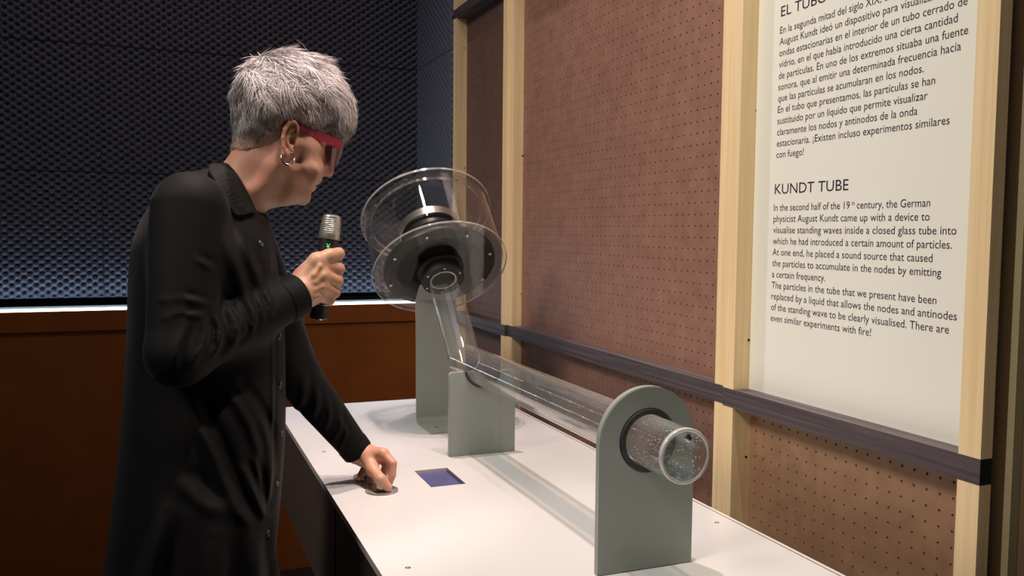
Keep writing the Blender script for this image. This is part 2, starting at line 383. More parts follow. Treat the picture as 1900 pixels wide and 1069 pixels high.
EN = [("In the second half of the 19   century, the German", 1.346-.9848), ("physicist August Kundt came up with a device to", 1.3456-.9845), ("visualise standing waves inside a closed glass tube into", 1.3458-.9358),
      ("which he had introduced a certain amount of particles.", 1.346-.943), ("At one end, he placed a sound source that caused", 1.346-.9765), ("the particles to accumulate in the nodes by emitting", 1.346-.9596),
      ("a certain frequency.", None), ("The particles in the tube that we present have been", 1.3457-.9661), ("replaced by a liquid that allows the nodes and antinodes", 1.3465-.9296),
      ("of the standing wave to be clearly visualised. There are", 1.3467-.9425), ("even similar experiments with fire!", None)]
for i, (s, w) in enumerate(ES): text(s, 1.343, 1.7508-.02083*i, .0184, w, .985)
for i, (s, w) in enumerate(EN): text(s, 1.3463, 1.4226-.02085*i, .0184, w, .985)
text("th", 1.1462, 1.4285, .0100, None, .9)
text("KUNDT TUBE", 1.3450, 1.4541, .0272, .190)
text("EL TUBO DE KUNDT", 1.3415, 1.7819, .0272, None, 1.15)

# ------------------------------------------------------------------ exhibit table
tab = empty('exhibit_table', (.605, 1.4, 0))
tag(tab, 'long white laminate exhibit table with dark brown base below the clear tube', 'table')
XA, XB, YA, YB, ZT0 = .2885, .923, .30, 2.482, .88
# top with a rectangular opening for the display
dx0, dx1, dy0, dy1 = .4795, .5510, 1.605, 1.7285
bm = bm_new()
def plate_hole(bm, z0, z1):
    o = [(XA, YA), (XB, YA), (XB, YB), (XA, YB)]; i_ = [(dx0, dy0), (dx1, dy0), (dx1, dy1), (dx0, dy1)]
    L = {}
    for k, z in (('b', z0), ('t', z1)):
        L['o'+k] = [bm.verts.new((*p, z)) for p in o]; L['i'+k] = [bm.verts.new((*p, z)) for p in i_]
        for n in range(4):
            bm.faces.new((L['o'+k][n], L['o'+k][(n+1) % 4], L['i'+k][(n+1) % 4], L['i'+k][n]))
    for q in 'oi':
        for n in range(4): bm.faces.new((L[q+'b'][n], L[q+'b'][(n+1) % 4], L[q+'t'][(n+1) % 4], L[q+'t'][n]))
plate_hole(bm, ZT0-.012, ZT0)
bm_done(bm, 'tabletop', M['laminate'], tab, bevel=.0012)
boxo('edge_lip', XB-.0095, XB-.0075, YA+.01, YB-.01, ZT0-.001, ZT0+.0004, M['zinc'], tab)
boxo('apron', XA+.006, XB-.02, 1.622, YB-.012, .635, ZT0-.0122, M['taupe'], tab)
boxo('pedestal', XA+.008, XB-.03, YA+.05, 1.6205, -.04, ZT0-.0122, M['taupe_dark'], tab)
boxo('leg', XA+.25, XA+.33, 2.30, 2.38, -.04, .6348, M['taupe_dark'], tab)
disp = boxo('display', dx0+.0003, dx1-.0003, dy0+.0003, dy1-.0003, ZT0-.0118, ZT0-.0070, M['rubber'], tab)
boxo('screen', dx0+.003, dx1-.003, dy0+.003, dy1-.003, ZT0-.0070, ZT0-.0062, M['screen'], disp)
for p in ((.331, 1.226), (.883, 1.235), (.331, .62), (.883, .62), (.36, 2.44), (.883, 2.44), (.331, 1.95)):
    latheo('screw', (*p, ZT0), (0, 0, 1), [(.0042, -.0002), (.0042, .0004), (.0022, .0004), (.0020, -.0001), (0, -.0001)], M['zinc'], tab, 20)
for kx, ky in ((.384, 1.615), (.381, 1.715)):
    k = latheo('control_knob', (kx, ky, ZT0), (0, 0, 1), [(.0, 0), (.031, 0), (.0318, .0012), (.0312, .0026), (.020, .0030), (.018, .0024), (.0160, .0024), (.0155, .0040), (0, .0040)], M['chrome'], tab, 48)
    latheo('knob_grip', (kx, ky, ZT0+.004), (0, 0, 1), [(0, 0), (.0105, 0), (.0105, .004), (.0100, .007), (.0100, .0145), (.0135, .0165), (.0138, .0205), (.0120, .0225), (0, .0228)], M['chrome'], k, 40)

# ------------------------------------------------------------------ standing wave tube apparatus
app = empty('standing_wave_tube', (.66, 1.5, ZT0))
tag(app, 'clear acrylic tube with drum shaped loudspeaker housing on grey brackets along the white table', 'apparatus')
XC, ZC, RO, RI, YE = .66, 1.0745, .0385, .0352, 1.936
E0 = Vector((XC, YE, ZC)); TH = math.radians(46.5); UD = Vector((0, math.cos(TH), math.sin(TH))); VD = Vector((0, -math.sin(TH), math.cos(TH)))
YN = .998
def tube_pair():
    seg = 96; nb = (Vector((0, 1, 0))+UD).normalized()
    def ring(base, d, e1, e2, r, plane=True, s=0):
        out = []
        for i in range(seg):
            t = 2*PI*i/seg; q = base+e1*(r*math.cos(t))+e2*(r*math.sin(t))
            if plane: q = q+d*(-(q-E0).dot(nb)/d.dot(nb))
            else: q = q+d*s
            out.append(q)
        return out
    X = Vector((1, 0, 0)); Z = Vector((0, 0, 1))
    for name, d, e2, s_end in (('horizontal_tube', Vector((0, -1, 0)), Z, YE-YN), ('inclined_tube', UD, VD, .262)):
        bm = bm_new()
        A = [bm.verts.new(p) for p in ring(E0, d, X, e2, RO)]; B = [bm.verts.new(p) for p in ring(E0, d, X, e2, RO, False, s_end)]
        C = [bm.verts.new(p) for p in ring(E0, d, X, e2, RI, False, s_end)]; D = [bm.verts.new(p) for p in ring(E0, d, X, e2, RI)]
        for P, Q, mi in ((A, B, 0), (B, C, 1), (C, D, 0), (D, A, 1)):
            for i in range(seg):
                f = bm.faces.new((P[i], P[(i+1) % seg], Q[(i+1) % seg], Q[i])); f.material_index = mi
        o = bm_done(bm, name, [M['acrylic'], M['acrylic_edge']], app); sharp(o, 40)
        yield o
ht, it = tube_pair()
# weld ring where the two tubes meet
latheo('end_cap', (XC, YN+.0005, ZC), (0, 1, 0), [(0, 0), (RI-.0002, 0), (RI-.0002, .005), (0, .005)], M['acrylic'], ht, 64)
bm = bm_new(); lathe(bm, (XC, YN-.0002, ZC), (0, 1, 0), [(RI-.0006, 0), (RO+.0002, 0), (RO+.0008, .002), (RO+.0004, .007), (RO+.0001, .007), (RO+.0001, .0008), (RI-.0006, .0008)], 72, True)
o_ = bm_done(bm, 'end_rim', acrylic('end_rim', (.8, .82, .8), .2, .1, haze=.42), ht, smooth=True)
screw((XC+.004, YN+.0003, ZC+.0255), (0, -1, 0), .0062, M['zinc'], ht)
# water lying along the bottom of the tube
bm = bm_new(); lvl = -.0285; half = math.sqrt(RI**2-lvl**2)-.0003; rr = RI-.0004; n_ = 14
a0 = math.atan2(lvl, half); arc = [(rr*math.cos(a), rr*math.sin(a)) for a in np.linspace(-PI-a0, a0, n_+1)]
ringA = [bm.verts.new((XC+x, YN+.0062, ZC+z)) for x, z in arc]; ringB = [bm.verts.new((XC+x, YE-.016, ZC+z)) for x, z in arc]
for i in range(n_): bm.faces.new((ringA[i], ringA[i+1], ringB[i+1], ringB[i]))
bm.faces.new((ringA[-1], ringA[0], ringB[0], ringB[-1])); bm.faces.new(ringA); bm.faces.new(ringB[::-1])
bm_done(bm, 'water', M['water'], ht)
# droplets on the inside walls
V, Fq = [], []
octv = np.array([(1, 0, 0), (-1, 0, 0), (0, 1, 0), (0, -1, 0), (0, 0, 1), (0, 0, -1)]); octf = [(0, 2, 4), (2, 1, 4), (1, 3, 4), (3, 0, 4), (2, 0, 5), (1, 2, 5), (3, 1, 5), (0, 3, 5)]
for i in range(420):
    y = YN+.008+abs(RNG.normal())*.05 if i < 250 else RNG.uniform(YN, YE-.03)
    t = RNG.uniform(0, 2*PI); s = RNG.uniform(.0004, .0012); c = np.array([XC+(RI-.0003)*math.cos(t), y, ZC+(RI-.0003)*math.sin(t)])
    Fq += [tuple(len(V)+k for k in f) for f in octf]; V += list(c+octv*s)
dr = mesh_np('droplets', V, Fq, acrylic('drop', (.95, .95, .95), .25, .05, haze=.5), ht); dr['kind'] = 'stuff'

# brackets
def plate_profile(name, prof, y0, y1, parent, holes=None, bevel=.0012, m='steel'):
    """a plate standing across the tube: outline in x,z extruded in y"""
    bm = bm_new()
    A = [bm.verts.new((x, y0, z)) for x, z in prof]; n = len(A)
    f = bm.faces.new(A)
    r = bmesh.ops.extrude_face_region(bm, geom=[f]); bmesh.ops.translate(bm, verts=[v for v in r['geom'] if isinstance(v, bmesh.types.BMVert)], vec=(0, y1-y0, 0))
    return bm_done(bm, name, M[m], parent, bevel=bevel)
def arcp(cx, cz, r, a0, a1, n): return [(cx+r*math.cos(a), cz+r*math.sin(a)) for a in np.linspace(a0, a1, n)]
# near bracket, round head with a bore
RB = .047
def near_plate():
    bm = bm_new(); seg = 64; hw = .08; y0, y1 = 1.097, 1.110
    ang = np.linspace(0, 2*PI, seg, endpoint=False)
    def outer(a):
        x, z = math.cos(a), math.sin(a)
        if z >= 0: return (XC+hw*x, ZC+hw*z)
        # lower half runs down to the table as a straight sided foot
        t = max(abs(x)/hw, abs(z)/(ZC-ZT0)); return (XC+x/t, ZC+z/t)
    angs = sorted(set(list(ang)+[math.atan2(-(ZC-ZT0), hw) % (2*PI), math.atan2(-(ZC-ZT0), -hw) % (2*PI)]))
    L = [[bm.verts.new((p[0], y, p[1])) for p in (f(a) for a in angs)] for y in (y0, y1) for f in (outer, lambda a: (XC+RB*math.cos(a), ZC+RB*math.sin(a)))]
    n = len(angs)
    for P, Q in ((L[0], L[1]), (L[1], L[3]), (L[3], L[2]), (L[2], L[0])):
        for i in range(n): bm.faces.new((P[i], P[(i+1) % n], Q[(i+1) % n], Q[i]))
    bmesh.ops.recalc_face_normals(bm, faces=bm.faces)
    o = bm_done(bm, 'support_bracket', M['steel'], app, bevel=.0012); sharp(o, 30); return o
nbk = near_plate()
latheo('gasket', (XC, 1.094, ZC), (0, 1, 0), [(RO+.0006, 0), (RB-.001, 0), (RB-.0003, .002), (RB-.0003, .018), (RO+.0006, .018)], M['rubber'], nbk, 64, True)
# middle bracket, square head with a half round seat
zt = 1.068; hw = .078; rs = .043
prof = [(XC-hw, ZT0), (XC+hw, ZT0)]+arcp(XC+hw-.007, zt-.007, .007, 0, PI/2, 6)
a_s = math.asin((zt-ZC)/rs)
prof += arcp(XC, ZC, rs, a_s, -PI-a_s, 28)+arcp(XC-hw+.007, zt-.007, .007, PI/2, PI, 6)
mb = plate_profile('support_bracket', prof, 1.808, 1.820, app, bevel=.0008); sharp(mb, 30)
prof = arcp(XC, ZC, rs-.0003, a_s, -PI-a_s, 28)+arcp(XC, ZC, RO+.0006, -PI-a_s, a_s, 28)
plate_profile('gasket', prof, 1.804, 1.822, mb, bevel=0, m='rubber')
# far bracket, bent sheet: foot, upright and tilted tab up to the flange
bx0, bx1 = .6055, .7150
pts = [(2.028, .8803), (2.150, .8803), (2.158, .8825), (2.164, .889), (2.166, .897), (2.172, 1.200), (2.168, 1.208)]
pts += [(2.168-.05*math.sin(TH), 1.208+.05*math.cos(TH))]
bm = bm_new(); T = .005
prof_n = []
for i, p in enumerate(pts):
    a = Vector(pts[max(i-1, 0)]); b = Vector(pts[min(i+1, len(pts)-1)]); d = (b-a).normalized(); prof_n.append(Vector(p)+Vector((-d.y, d.x))*T)
L = [[bm.verts.new((x, p[0], p[1])) for p in ps] for x in (bx0, bx1) for ps in (pts, prof_n)]
n = len(pts)
for i in range(n-1):
    bm.faces.new((L[0][i], L[0][i+1], L[2][i+1], L[2][i])); bm.faces.new((L[1][i], L[3][i], L[3][i+1], L[1][i+1]))
    bm.faces.new((L[0][i], L[1][i], L[1][i+1], L[0][i+1])); bm.faces.new((L[2][i], L[2][i+1], L[3][i+1], L[3][i]))
for i in (0, n-1): bm.faces.new((L[0][i], L[2][i], L[3][i], L[1][i]))
fbk = bm_done(bm, 'support_bracket', M['steel'], app); sharp(fbk, 30)
for x in (.632, .688): latheo('screw', (x, 2.075, .8853), (0, 0, 1), [(.005, 0), (.0045, .002), (.0018, .002), (0, .001)], M['zinc'], fbk, 16)

def AX(s): return E0+UD*s
# neck flange, black, with bolts
fl = latheo('neck_flange', AX(.246), UD, [(RO+.0004, 0), (.0535, 0), (.0545, .001), (.0545, .009), (.046, .010), (.046, .030), (.060, .031), (.060, .0365), (RO+.0004, .0365)], M['rubber'], app, 64, True)
bm = bm_new()
a_, b_, n3 = frame_from(UD)
for i in range(6):
    t = 2*PI*(i+.35)/6; c = AX(.246)+a_*(.047*math.cos(t))+b_*(.047*math.sin(t))
    screw(c, -UD, .0034, M['alu'], fl, 'bolt', False)
bm.free()
latheo('throat_ring', AX(.2475), UD, [(.0300, 0), (.0352, 0), (.0352, .004), (.0300, .004)], M['chrome'], fl, 64, True)
# drum housing
dh = latheo('drum_housing', AX(.2895), UD, [(.1670, 0), (.1670, .1800), (.1635, .1800), (.1635, 0)], [M['acrylic_drum']], app, 128, True)
latheo('front_disc', AX(.2830), UD, [(.0555, .0002), (.1740, 0), (.1740, .0060), (.0555, .0060)], M['acrylic_drum'], dh, 128, True)
latheo('front_rim', AX(.2829), UD, [(.1741, 0), (.1756, .0010), (.1756, .0050), (.1741, .0060)], M['acrylic_edge'], dh, 128, True)
latheo('back_disc', AX(.4700), UD, [(0, 0), (.1740, 0), (.1740, .0050), (0, .0050)], M['acrylic_drum'], dh, 128)
latheo('back_rim', AX(.4690), UD, [(.1741, 0), (.1760, .0010), (.1760, .0060), (.1741, .0070)], M['acrylic_edge'], dh, 128, True)
latheo('back_ring', AX(.4600), UD, [(.1500, .0), (.1630, .0), (.1630, .0098), (.1500, .0098)], M['acrylic_drum'], dh, 128, True)
latheo('back_ring_edge', AX(.4597), UD, [(.1492, .0), (.1500, .0), (.1500, .0098), (.1492, .0098)], M['acrylic_edge'], dh, 128, True)
for k in range(8):
    t = 2*PI*(k+.4)/8
    for (s, r, d) in ((.4606, .1560, -1), (.2830, .1330, -1)):
        c = AX(s)+a_*(r*math.cos(t))+b_*(r*math.sin(t))
        screw(c, UD*d, .0036 if s > .4 else .0042, M['alu'], dh, 'bolt', False)
# loudspeaker inside
spk = latheo('loudspeaker', AX(.2895), UD, [(.122, 0), (.145, 0), (.146, .002), (.146, .010), (.132, .012), (.122, .010)], M['speaker'], app, 96, True)
latheo('speaker_cone', AX(.2895), UD, [(.122, .001), (.118, -.002+.004), (.112, .001), (.105, .010), (.050, .040), (.048, .046), (.050, .048), (.106, .014), (.118, .006), (.122, .006)], M['cone'], spk, 96, True)
latheo('basket', AX(.2895), UD, [(.128, .012), (.100, .045), (.082, .088), (.060, .092), (.060, .088), (.080, .084), (.097, .043), (.124, .012)], M['speaker'], spk, 64, True)
latheo('magnet', AX(.380), UD, [(0, 0), (.070, 0), (.074, .004), (.074, .018), (.070, .022), (.070, .024), (.078, .026), (.079, .030), (.079, .054), (.076, .058), (0, .058)], M['speaker'], spk, 64)
latheo('magnet_ring', AX(.4085), UD, [(.0792, 0), (.0812, .001), (.0812, .024), (.0792, .025)], M['alu'], spk, 64, True)
for k in range(8):
    t = 2*PI*k/8; c = AX(.379)+a_*(.0775*math.cos(t))+b_*(.0775*math.sin(t)); 
    bm = bm_new(); q = AX(.300)+a_*(.128*math.cos(t))+b_*(.128*math.sin(t)); sweep(bm, [q, AX(.335)+a_*(.104*math.cos(t))+b_*(.104*math.sin(t)), AX(.380)+a_*(.072*math.cos(t))+b_*(.072*math.sin(t))], .004, 6)
    bm_done(bm, 'basket_spoke', M['speaker'], spk, smooth=True)

# ------------------------------------------------------------------ the visitor
Y0 = 1.45
def P(px, py, y): return np.array(pl(px, py, 1, y))
def smin(a, b, k):
    h = np.clip(.5+.5*(b-a)/k, 0, 1); return b+(a-b)*h-k*h*(1-h)
def smax(a, b, k): return -smin(-a, -b, k)
def sd_cone(Q, a, b, ra, rb):
    ba = b-a; pa = Q-a; h = np.clip((pa@ba)/max(ba@ba, 1e-12), 0, 1)
    return np.linalg.norm(pa-h[:, None]*ba, axis=1)-(ra+(rb-ra)*h)
def sd_ell(Q, c, r, rot=None):
    d = Q-c
    if rot is not None: d = d@rot
    r = np.asarray(r); k0 = np.linalg.norm(d/r, axis=1); k1 = np.linalg.norm(d/(r*r), axis=1)
    return k0*(k0-1)/np.maximum(k1, 1e-9)
class Prim:
    def __init__(s, fn, c, R, k=.008, sub=False): s.fn, s.c, s.R, s.k, s.sub = fn, np.asarray(c, float), R, k, sub
def cone(a, b, ra, rb, k=.008, sub=False):
    a, b = np.asarray(a, float), np.asarray(b, float)
    return Prim(lambda Q: sd_cone(Q, a, b, ra, rb), (a+b)/2, np.linalg.norm(b-a)/2+max(ra, rb), k, sub)
def ell(c, r, k=.008, sub=False, rot=None):
    c = np.asarray(c, float); return Prim(lambda Q: sd_ell(Q, c, r, rot), c, max(r), k, sub)
def chain(pts, rad, k=.006, sub=False):
    return [cone(pts[i], pts[i+1], rad[i], rad[i+1], k, sub) for i in range(len(pts)-1)]
def compose(base, prims):
    """base: function or None; prims are culled per block, blended in order"""
    def f(Q, c=None, R=1e9):
        v = base(Q) if base else np.full(len(Q), .05)
        for p in prims:
            if np.linalg.norm(p.c-c)-p.R > R+.03: continue
            w = p.fn(Q); v = smax(v, -w, p.k) if p.sub else smin(v, w, p.k)
        return v
    return f
def surface_nets(f, lo, hi, h, B=24):
    lo = np.array(lo, float); nb = np.ceil((np.array(hi)-lo)/(h*B)).astype(int); bs = B*h
    g = np.stack(np.meshgrid(*[np.arange(n) for n in nb], indexing='ij'), -1).reshape(-1, 3)
    cen = lo+(g+.5)*bs; Rb = bs*.87
    vals = np.empty(len(g))
    for i0 in range(0, len(g), 4096):
        vals[i0:i0+4096] = f(cen[i0:i0+4096], np.zeros(3), 1e9)
    act = g[np.abs(vals) < Rb*2.6+.004]
    S = nb*B+2; loc = np.stack(np.meshgrid(*[np.arange(B+1)]*3, indexing='ij'), -1).reshape(-1, 3)
    keys, verts, edges = [], [], []
    for b in act:
        ijk = loc+b*B; Q = lo+ijk*h; c = lo+(b+.5)*bs
        v = f(Q, c, Rb).reshape(B+1, B+1, B+1)
        ins = v < 0
        if ins.all() or not ins.any(): continue
        cnt = np.zeros((B, B, B)); acc = np.zeros((B, B, B, 3))
        for ax in range(3):
            sl0 = [slice(None)]*3; sl1 = [slice(None)]*3; sl0[ax] = slice(0, B); sl1[ax] = slice(1, B+1)
            va, vb = v[tuple(sl0)], v[tuple(sl1)]; cr_ = (va < 0) != (vb < 0)
            t = np.where(cr_, va/np.where(va-vb == 0, 1, va-vb), 0)
            o1, o2 = [q for q in range(3) if q != ax]
            for d1 in (0, 1):
                for d2 in (0, 1):
                    s = [slice(0, B)]*3; s[o1] = slice(d1, d1+B); s[o2] = slice(d2, d2+B)
                    m = cr_[tuple(s)]; tt = t[tuple(s)]; cnt += m
                    acc[..., ax] += np.where(m, tt, 0); acc[..., o1] += m*d1; acc[..., o2] += m*d2
            s = [slice(0, B)]*3; m = cr_[tuple(s)]; e = np.argwhere(m)
            if len(e): edges.append(np.column_stack([e+b*B, np.full(len(e), ax), (va[tuple(s)][m] < 0)]))
        m = cnt > 0; e = np.argwhere(m)
        if len(e):
            keys.append(((e+b*B)@np.array([S[1]*S[2], S[2], 1]))); verts.append(lo+(e+b*B+acc[m]/cnt[m][:, None])*h)
    keys = np.concatenate(keys); verts = np.concatenate(verts); o = np.argsort(keys); keys, verts = keys[o], verts[o]
    ed = np.concatenate(edges).astype(np.int64); Fq = []
    st = np.array([S[1]*S[2], S[2], 1])
    for ax in range(3):
        e = ed[ed[:, 3] == ax]; k = e[:, :3]@st; o1, o2 = [(1, 2), (2, 0), (0, 1)][ax]
        q = np.stack([k-st[o1]-st[o2], k-st[o2], k, k-st[o1]], -1)
        q = np.where(e[:, 4:5] == 1, q, q[:, ::-1])
        ix = np.searchsorted(keys, q); ix = np.clip(ix, 0, len(keys)-1); ok = (keys[ix] == q).all(1); Fq.append(ix[ok])
    Fq = np.concatenate(Fq)
    used = np.zeros(len(verts), bool); used[Fq.ravel()] = True; re = np.cumsum(used)-1
    return verts[used], re[Fq]
def sm_poly(pts, n=4):
    pts = np.array(pts, float); out = []
    for i in range(len(pts)):
        p0, p1, p2, p3 = pts[i-1], pts[i], pts[(i+1) % len(pts)], pts[(i+2) % len(pts)]
        for t in np.arange(n)/n:
            out.append(.5*((2*p1)+(-p0+p2)*t+(2*p0-5*p1+4*p2-p3)*t*t+(-p0+3*p1-3*p2+p3)*t**3))
    return np.array(out)
def poly_sd(pts, Q):
    """signed distance, positive inside"""
    d = np.full(len(Q), 1e9); ins = np.zeros(len(Q), bool)
    for a, b in zip(pts, np.roll(pts, -1, 0)):
        e = b-a; w = Q-a; t = np.clip((w@e)/max(e@e, 1e-12), 0, 1)
        d = np.minimum(d, ((w-t[:, None]*e)**2).sum(1))
        c = (a[1] > Q[:, 1]) != (b[1] > Q[:, 1])
        ins ^= c & (Q[:, 0] < (b[0]-a[0])*(Q[:, 1]-a[1])/(np.where(b[1] == a[1], 1e-12, b[1]-a[1]))+a[0])
    return np.where(ins, 1, -1)*np.sqrt(d)
def blur(g, n):
    for _ in range(n):
        p = np.pad(g, 1, mode='edge'); g = (p[1:-1, 1:-1]*4+2*(p[:-2, 1:-1]+p[2:, 1:-1]+p[1:-1, :-2]+p[1:-1, 2:])+p[:-2, :-2]+p[:-2, 2:]+p[2:, :-2]+p[2:, 2:])/16
    return g
class Inflate:
    """a rounded solid from a side outline: u solves the Poisson equation inside the outline, half width = K*sqrt(u)"""
    def __init__(s, poly, ctrl, h, yc, iters=900, power=3):
        s.h, s.yc = h, yc; s.lo = poly.min(0)-.06; n = np.ceil((poly.max(0)+.06-s.lo)/h).astype(int)+1
        X, Z = np.meshgrid(s.lo[0]+np.arange(n[0])*h, s.lo[1]+np.arange(n[1])*h, indexing='ij')
        s.X, s.Z = X, Z
        d = poly_sd(poly, np.column_stack([X.ravel(), Z.ravel()])).reshape(X.shape)
        ins = d > 0; u = np.where(ins, d*.05, 0); par = (np.add.outer(np.arange(n[0]), np.arange(n[1])) % 2).astype(bool); om = 1.93
        for it in range(iters):
            for p in (par, ~par):
                q = np.zeros_like(u); q[1:-1, 1:-1] = (u[:-2, 1:-1]+u[2:, 1:-1]+u[1:-1, :-2]+u[1:-1, 2:]+h*h)/4
                u = np.where(ins & p, u+om*(q-u), u)
        rho = np.where(d > 1.6*h, u/np.maximum(d, h), 0); wt = (d > 1.6*h).astype(float)
        rr, ww = rho.copy(), wt.copy()
        for _ in range(8): rr, ww = blur(rr, 1), blur(ww, 1)
        fill = rr/np.maximum(ww, 1e-9); rho = np.where(wt > 0, rho, fill)
        rr, ww = np.where(ww > 1e-6, rho, 0), (ww > 1e-6).astype(float)
        gl = rho[wt > 0].mean(); rho = np.where(ww > 0, rho, gl*.5); rho = blur(rho, 3)
        s.u = np.where(d > 4*h, u, rho*d)
        t = np.clip((d-2*h)/(4*h), 0, 1); s.u = (1-t)*rho*d+t*u
        s.gx, s.gz = np.gradient(s.u, h)
        c = np.array([P(a, b, Y0)[[0, 2]] for a, b, w in ctrl]); wv = np.array([w for *_, w in ctrl])
        uc = np.maximum(s.samp(s.u, c[:, 0], c[:, 1]), 1e-6); Kc = wv/np.sqrt(uc)
        D = np.stack([(X-a)**2+(Z-b)**2 for a, b in c], -1)+1e-5; Wt = 1/D**(power/2*1.0)
        s.K = blur((Wt*Kc).sum(-1)/Wt.sum(-1), 16)
        s.d = d
    def samp(s, g, x, z):
        fx = np.clip((x-s.lo[0])/s.h, 0, g.shape[0]-1.001); fz = np.clip((z-s.lo[1])/s.h, 0, g.shape[1]-1.001)
        i, j = fx.astype(int), fz.astype(int); a, b = fx-i, fz-j
        return g[i, j]*(1-a)*(1-b)+g[i+1, j]*a*(1-b)+g[i, j+1]*(1-a)*b+g[i+1, j+1]*a*b
    def __call__(s, Q, grow=0):
        x, z = Q[:, 0], Q[:, 2]; c = Q[:, 1]-s.yc(x, z); u = s.samp(s.u, x, z); K = s.samp(s.K, x, z)
        gx, gz = s.samp(s.gx, x, z), s.samp(s.gz, x, z)
        F = c*c/K**2-u; G = np.sqrt((2*c/K**2)**2+gx*gx+gz*gz)
        f = F/np.maximum(G, .006)
        # far outside the grid fall back on plain distance
        ox = np.maximum(np.maximum(s.lo[0]-x, x-s.X[-1, 0]), 0); oz = np.maximum(np.maximum(s.lo[1]-z, z-s.Z[0, -1]), 0)
        return np.where(ox+oz > 0, np.maximum(f, 0)+np.hypot(ox, oz), f)
def P2(pts, y=Y0): return np.array([P(a, b, y)[[0, 2]] for a, b in pts])

# head and neck
head_px = [(452, 150), (470, 130), (500, 116), (535, 112), (575, 120), (606, 140), (628, 168), (641, 200), (646, 228), (643, 246), (636, 257), (630, 265), (624, 275), (616, 290), (607, 306), (600, 319), (595.8, 327), (595, 335.5), (592.6, 340.5), (588, 343), (582.4, 344.2), (585.6, 347.5), (585.2, 352.5), (580.5, 356), (576.4, 360),
           (576.3, 366), (575.5, 372), (571, 378), (563, 381), (552, 379.5), (536, 382), (512, 385), (493, 391), (482, 399), (479, 412), (476, 440), (462, 462), (440, 460), (418, 430), (404, 380), (402, 335), (412, 306), (427, 284), (434, 262), (437, 235), (436, 205), (440, 175)]
head_ctrl = [(530, 180, .076), (460, 190, .070), (600, 185, .066), (625, 225, .056), (590, 252, .064), (592, 300, .054), (606, 300, .030), (598, 320, .026), (594, 335, .020), (586, 343, .020), (583, 351, .018),
             (573, 370, .022), (562, 350, .042), (545, 345, .054), (540, 370, .046), (537, 300, .066), (520, 340, .058), (537, 250, .074), (480, 280, .062), (455, 320, .054), (500, 370, .046), (470, 380, .050), (440, 400, .052), (440, 440, .052)]
XH = P(540, 250, Y0)[0]
head_yc = lambda x, z: Y0+.13*(x-XH)
HEAD = Inflate(sm_poly(P2(head_px), 3), head_ctrl, .0018, head_yc, 700)
YE_ = 1.376
def ear_pts(l, y): return [P(a, b, y) for a, b in l]
def head_prims(side):
    """ear, lids and sockets for one side; side -1 is the side towards the photograph's camera"""
    pr = []
    def q(px, py, off):   # point of the side view at a lateral offset from the middle plane
        m = P(px, py, Y0-abs(off))
        m[1] = Y0+.13*(m[0]-XH)+side*abs(off); return m
    E = .0715
    pr.append(ell(q(539, 258, E-.004), (.0125, .006, .026), .006, rot=rotY(-14)))
    hel = [(552, 246), (552.5, 236), (548, 228), (541, 225), (533.5, 229.5), (527.5, 241), (524.5, 256), (525.5, 272), (529.5, 285)]
    pr += chain([q(a, b, E+.007+.004*(1-abs(i-5)/5)) for i, (a, b) in enumerate(hel)], [.0022, .0027, .003, .0031, .0032, .0032, .003, .0028, .003], .0018)
    pr.append(ell(q(531.5, 286, E+.004), (.0055, .0036, .0075), .004, rot=rotY(-10)))
    ant = [(545, 238), (538, 243), (533.5, 254), (534, 267), (538, 277), (542, 281)]
    pr += chain([q(a, b, E+.004) for a, b in ant], [.0018, .0023, .0026, .0026, .0024, .0022], .002)
    pr.append(ell(q(547.5, 268, E+.003), (.0035, .003, .0055), .002))
    pr.append(ell(q(541.5, 262, E+.006), (.0046, .0075, .0085), .002, True, rot=rotY(-10)))
    pr.append(ell(q(541, 246, E+.0075), (.0036, .004, .0060), .0015, True, rot=rotY(25)))
    # cheekbone, jaw angle, brow
    pr.append(ell(q(590, 290, .047), (.020, .012, .014), .014, rot=rotY(-30)))
    pr.append(ell(q(622, 280, .036), (.012, .013, .010), .008, True))
    pr.append(ell(q(617, 281, .032), (.0115, .0115, .0105), .003))
    if side < 0:
        pr += chain([q(623, 272, 0), q(618, 290, 0), q(612.5, 312, 0), q(611.3, 320, 0)], [.0045, .0055, .0060, .0074], .008)
    pr += chain([q(600, 308, .009), q(603.5, 320.5, .0105)], [.005, .0064], .006)
    pr.append(ell(q(603.5, 326.5, .0105), (.0048, .0030, .0026), .0015, True))
    # mouth corner and fold
    pr += chain([q(583, 344.5, .006), q(578, 344.6, .016), q(573, 346, .023)], [.0010, .0012, .0008], .0015, True)
    pr += chain([q(602, 322, .022), q(590, 328, .034), q(580, 340, .040)], [.0011, .0014, .0008], .004, True)
    pr.append(ell(q(586, 339.5, .010), (.0040, .0120, .0030), .0025, rot=rotY(20)))
    pr.append(ell(q(580.5, 349.5, .009), (.0040, .0110, .0036), .0025, rot=rotY(20)))
    return pr
def rotY(deg):
    a = math.radians(deg); c, s = math.cos(a), math.sin(a); return np.array([[c, 0, s], [0, 1, 0], [-s, 0, c]])
# joints
SR, ER, WR = P(362, 385, 1.325), P(333, 655, 1.275), P(552, 547, 1.362)
SL, EL, WL = P(440, 420, 1.60), P(546, 690, 1.665), P(664, 838, 1.69)
body = head_prims(-1)+head_prims(1)
